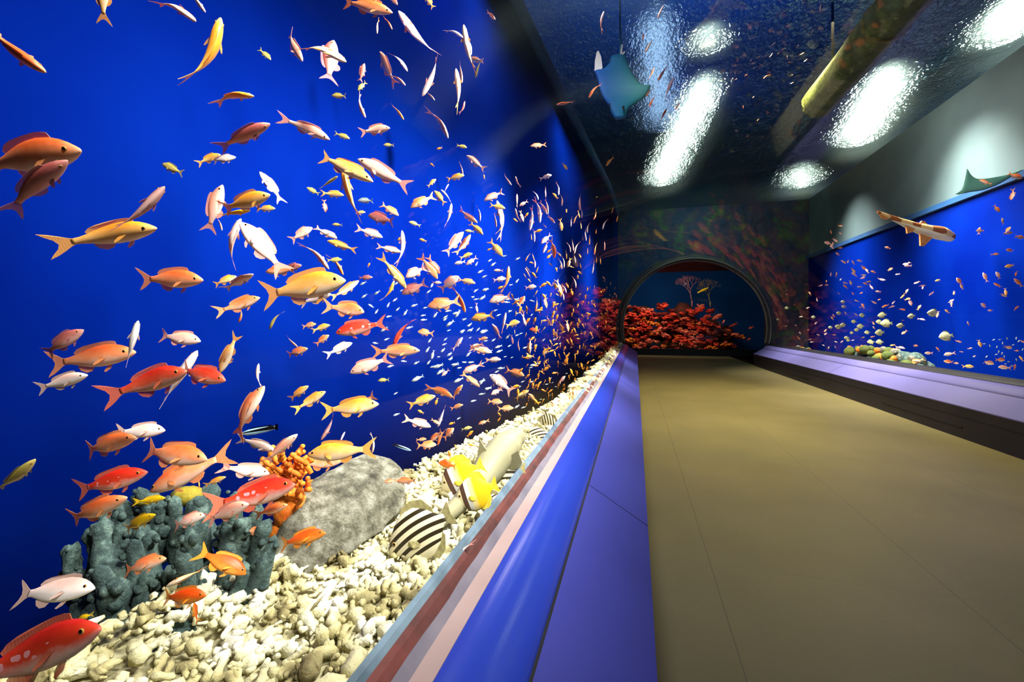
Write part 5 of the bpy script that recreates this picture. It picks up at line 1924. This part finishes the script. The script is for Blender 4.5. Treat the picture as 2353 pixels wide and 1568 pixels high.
for i, (x0_, y0_, x1_, y1_, rp) in enumerate(FING):
    za = zc0 + (1400 - y0_) * 0.0006 + rc.uniform(-0.03, 0.03)
    a, b = at(x0_, y0_ + 25, za) - base_c, at(x1_, y1_, za + rc.uniform(-0.02, 0.03)) - base_c
    side_ = (b - a).cross(FWD).normalized()
    P, rad = [], []
    bow = rc.uniform(-0.02, 0.02)
    r0 = rp * za / F
    for k in range(12):
        u = k / 11
        P.append(a.lerp(b, u) + side_ * (bow * math.sin(u * math.pi)))
        tip = math.sqrt(max(0.02, 1 - max(0, (u - 0.8) / 0.2) ** 2))
        rad.append(r0 * (1.08 - 0.22 * u) * tip * (1 + 0.3 * noise.noise(Vector((u * 6, i * 3.1, 0)))))
    ac = Acc()
    ac.add(*tube(P, rad, 12))
    for q in range(rc.randint(3, 6)):
        u = rc.uniform(0.3, 0.97)
        c = a.lerp(b, u) + side_ * r0 * rc.uniform(-0.95, 0.95) - FWD * r0 * rc.uniform(0.1, 0.7)
        lumpy_sphere(c, r0 * rc.uniform(0.25, 0.6), ac, i + q, 8)
    obj('finger', ac.mesh('finger', M['coral']), root)
# olive encrusting patches between the fingers
acc = Acc()
for px, py, r in ((430, 1140, 0.03), (330, 1150, 0.018), (450, 1175, 0.02)):
    lumpy_sphere(at(px, py, 0.98) - base_c, r, acc, px, 12, (1.3, 1, 0.7))
obj('encrusting_patch', acc.mesh('encrusting_patch', M['greenalgae']), root)['label'] = 'olive yellow encrusting patch'
# foot of the colony on the ledge
acc = Acc()
for i in range(14):
    x = rc.uniform(-1.0, -0.78)
    y = rc.uniform(0.5, 1.0)
    lumpy_sphere(Vector((x, y, -0.60 + H)) - base_c, rc.uniform(0.05, 0.09), acc, 40 + i, 14, (1, 1, 0.6))
obj('foot', acc.mesh('foot', M['coral']), root)

# orange bushy coral
oc = at(665, 1145, 1.06)
root = empty('bushy_coral', oc, 'orange branching bushy coral between the finger coral and the grey rock', 'coral')
acc = Acc()
for i in range(95):
    px, py = rc.gauss(665, 26), rc.uniform(1035, 1150)
    a = at(px, py + 18, 1.06 + rc.uniform(-0.03, 0.05)) - oc
    b = a + Vector((rc.uniform(-0.025, 0.025), rc.uniform(-0.03, 0.02), rc.uniform(0.01, 0.035)))
    acc.add(*tube([a, a.lerp(b, 0.5) + Vector((rc.uniform(-.004, .004), 0, 0)), b], [0.006, 0.0065, 0.0045], 7))
    lumpy_sphere(b, 0.0065, acc, i, 8)
obj('branches', acc.mesh('branches', M['ocoral']), root)
acc = Acc()
for i in range(8):
    lumpy_sphere(at(rc.uniform(640, 700), rc.uniform(1130, 1220), 1.07) - oc, rc.uniform(0.025, 0.04), acc, i + 70, 12)
obj('stalk', acc.mesh('stalk', M['ocoral']), root)

# ------------------------------------------------------------------ coral mounds of the right tank
def coral_mound(px, py, zc, wid, hei, label, seed):
    c = at(px, py, zc)
    c.z = -0.72 + H
    root = empty('coral_mound', c, label, 'coral')
    rr = random.Random(seed)
    for nm, mt, n, r in (('base', 'coral', 16, 0.35), ('olive_lobes', 'algae', 12, 0.22), ('golden_lobes', 'ocoral', 10, 0.18), ('pale_knobs', 'rock', 10, 0.16)):
        acc = Acc()
        for i in range(n):
            u = rr.uniform(-0.5, 0.5)
            top = hei * (1 - (2 * u) ** 2 * 0.7)
            zz = top * (rr.uniform(0.1, 0.65) if nm == 'base' else rr.uniform(0.5, 0.95))
            lumpy_sphere(Vector((rr.uniform(-0.12, 0.1) * wid - (0 if nm == 'base' else 0.1 * wid), u * wid, zz)), hei * r * rr.uniform(0.6, 1.1), acc, seed + i, 12)
        obj(nm, acc.mesh(nm, M[mt]), root)


coral_mound(2048, 815, 6.9, 1.7, 0.36, 'rounded golden and grey-green coral mound at the foot of the right tank', 5)
coral_mound(1852, 800, 9.8, 0.7, 0.22, 'small green coral mound far down the right tank', 9)

# ------------------------------------------------------------------ reef behind the end window
acc = Acc()
rr = random.Random(21)
RX0, RY0 = 0.1, 18.4
for i in range(46):
    px = rr.uniform(1410, 1700)
    top = 695 + max(0, (px - 1600)) * 0.75 if px > 1500 else 700 - (px - 1500) * 0.05
    py = rr.uniform(top + 18, 812)
    lumpy_sphere(at(px, py, 17.9 + rr.uniform(0, 0.5)), rr.uniform(0.22, 0.42), acc, i, 14)
o = obj('reef_rock', acc.mesh('reef_rock', M['reefrock']))
tag(o, 'dark reef rock pile under the red corals behind the end window', 'rock')
variants = []
for vi in range(5):
    acc = Acc()
    for i in range(26):
        d = Vector((rr.gauss(0, 1), rr.gauss(0, 1), rr.gauss(0, 0.7))).normalized()
        p = d * 0.12 * rr.uniform(0.4, 1.2)
        lumpy_sphere(p, rr.uniform(0.018, 0.055), acc, vi * 20 + i, 8, (rr.uniform(0.8, 2.2), 1, rr.uniform(0.6, 1.2)))
    variants.append(acc)
vm = {}
n = 0
spots = []
for row in range(11):
    y = 702 + row * 10
    for q in range(23):
        px = 1410 + q * 14.5 + rr.uniform(-7, 7)
        py = y + rr.uniform(-5, 5)
        top = 704 + 14 * noise.noise(Vector((px * 0.02, 0, 0))) if px < 1610 else 694 + (px - 1610) * 0.85
        if py < top or (px > 1650 and rr.random() < 0.6) or px > 1738 or rr.random() < 0.12:
            continue
        spots.append((px, py))
cols = [('red1', 'red'), ('red2', 'salmon pink'), ('red3', 'orange'), ('red1', 'red'), ('redd', 'dark red')]
for px, py in spots:
    k = rr.randrange(5)
    mk, cw = cols[rr.randrange(5)] if py > 735 else cols[rr.choice((0, 0, 1, 4))]
    if (k, mk) not in vm:
        vm[(k, mk)] = variants[k].mesh('soft_coral', M[mk])
    o = obj('soft_coral', vm[(k, mk)])
    o.location = at(px, py, 17.0 + (812 - py) * 0.004 + rr.uniform(0, 0.3))
    s = rr.uniform(0.7, 1.25)
    o.scale = (s * 1.15, s, s * 0.8)
    o.rotation_euler = (rr.uniform(-0.3, 0.3), rr.uniform(-0.3, 0.3), rr.uniform(0, 6))
    tag(o, '%s soft coral lump in the heap behind the arched end window' % cw, 'coral', '%s soft corals of the end reef' % cw)
for i in range(26):
    px = rr.uniform(1440, 1745)
    py = rr.uniform(725, 800) if px < 1640 else rr.uniform(715, 800)
    z = 16.75
    l = rr.uniform(10, 18)
    a_ = rr.gauss(0, 0.5)
    dx, dy = l / 2 * math.cos(a_) * rr.choice((-1, 1)), l / 2 * math.sin(a_)
    o = obj('red_reef_fish', anthias_meshes('r', 0.0)['joined'])
    place(o, at(px + dx, py + dy, z), at(px - dx, py - dy, z), rr.uniform(-.4, .4), 1.15)
    tag(o, 'small red fish hovering before the red corals of the end window', 'fish', 'red fish of the end reef')


def sea_fan(px, py, zc, size, mat, seed, label):
    c = at(px, py, zc)
    root = empty('sea_fan', c, label, 'sea fan')
    r2 = random.Random(seed)
    acc = Acc()

    def grow(p, ang, ln, rad, depth):
        q = p + Vector((math.sin(ang) * ln, r2.uniform(-0.06, 0.06) * ln, math.cos(ang) * ln))
        acc.add(*tube([p, p.lerp(q, 0.5) + Vector((r2.uniform(-.08, .08) * ln, 0, 0)), q], [rad, rad * 0.9, rad * 0.75], 6))
        if depth:
            for s in (-1, 1) if r2.random() < 0.85 else (-1, 0, 1):
                grow(q, ang + s * r2.uniform(0.2, 0.5), ln * r2.uniform(0.72, 0.9), rad * 0.72, depth - 1)
    grow(Vector((0, 0, 0)), r2.uniform(-0.3, 0.1), size * 0.26, size * 0.022, 6)
    obj('branches', acc.mesh('branches', M[mat]), root)
    acc = Acc()
    acc.add(*tube([Vector((0, 0, -size * 0.25)), Vector((0, 0, 0.01))], [size * 0.035, size * 0.025], 8))
    obj('stem', acc.mesh('stem', M[mat]), root)


sea_fan(1590, 692, 17.4, 1.0, 'fan', 4, 'dusky pink branching sea fan on top of the end reef')
sea_fan(1632, 694, 17.3, 0.85, 'fan2', 8, 'olive branching sea fan right of the pink one on the end reef')
t_ = bpy.data.objects.new('trumpetfish', None)
C.objects.link(t_)
M['yellow'] = noisy('yellow_scales', '#c8a410', '#e4c820', 8, 0.4)
obj('body', fix(mesh('body', *loft([(0.5, 0, 0.01, 0.01), (0.4, 0, 0.04, 0.03), (0.2, 0, 0.09, 0.06), (-0.1, 0, 0.1, 0.06), (-0.35, 0, 0.06, 0.03), (-0.42, 0, 0.04, 0.01)], 12), M['yellow'])), t_)
obj('tail_fin', fix(mesh('tail_fin', *fin([(-0.4, 0.04), (-0.5, 0.09), (-0.5, -0.09), (-0.4, -0.04)], 0, 0.01), M['yellow'], False)), t_)
place(t_, at(1629, 661, 17.2), at(1603, 673, 17.2), 0, 1.0)
tag(t_, 'bright yellow fish above the sea fans in the end window', 'fish')
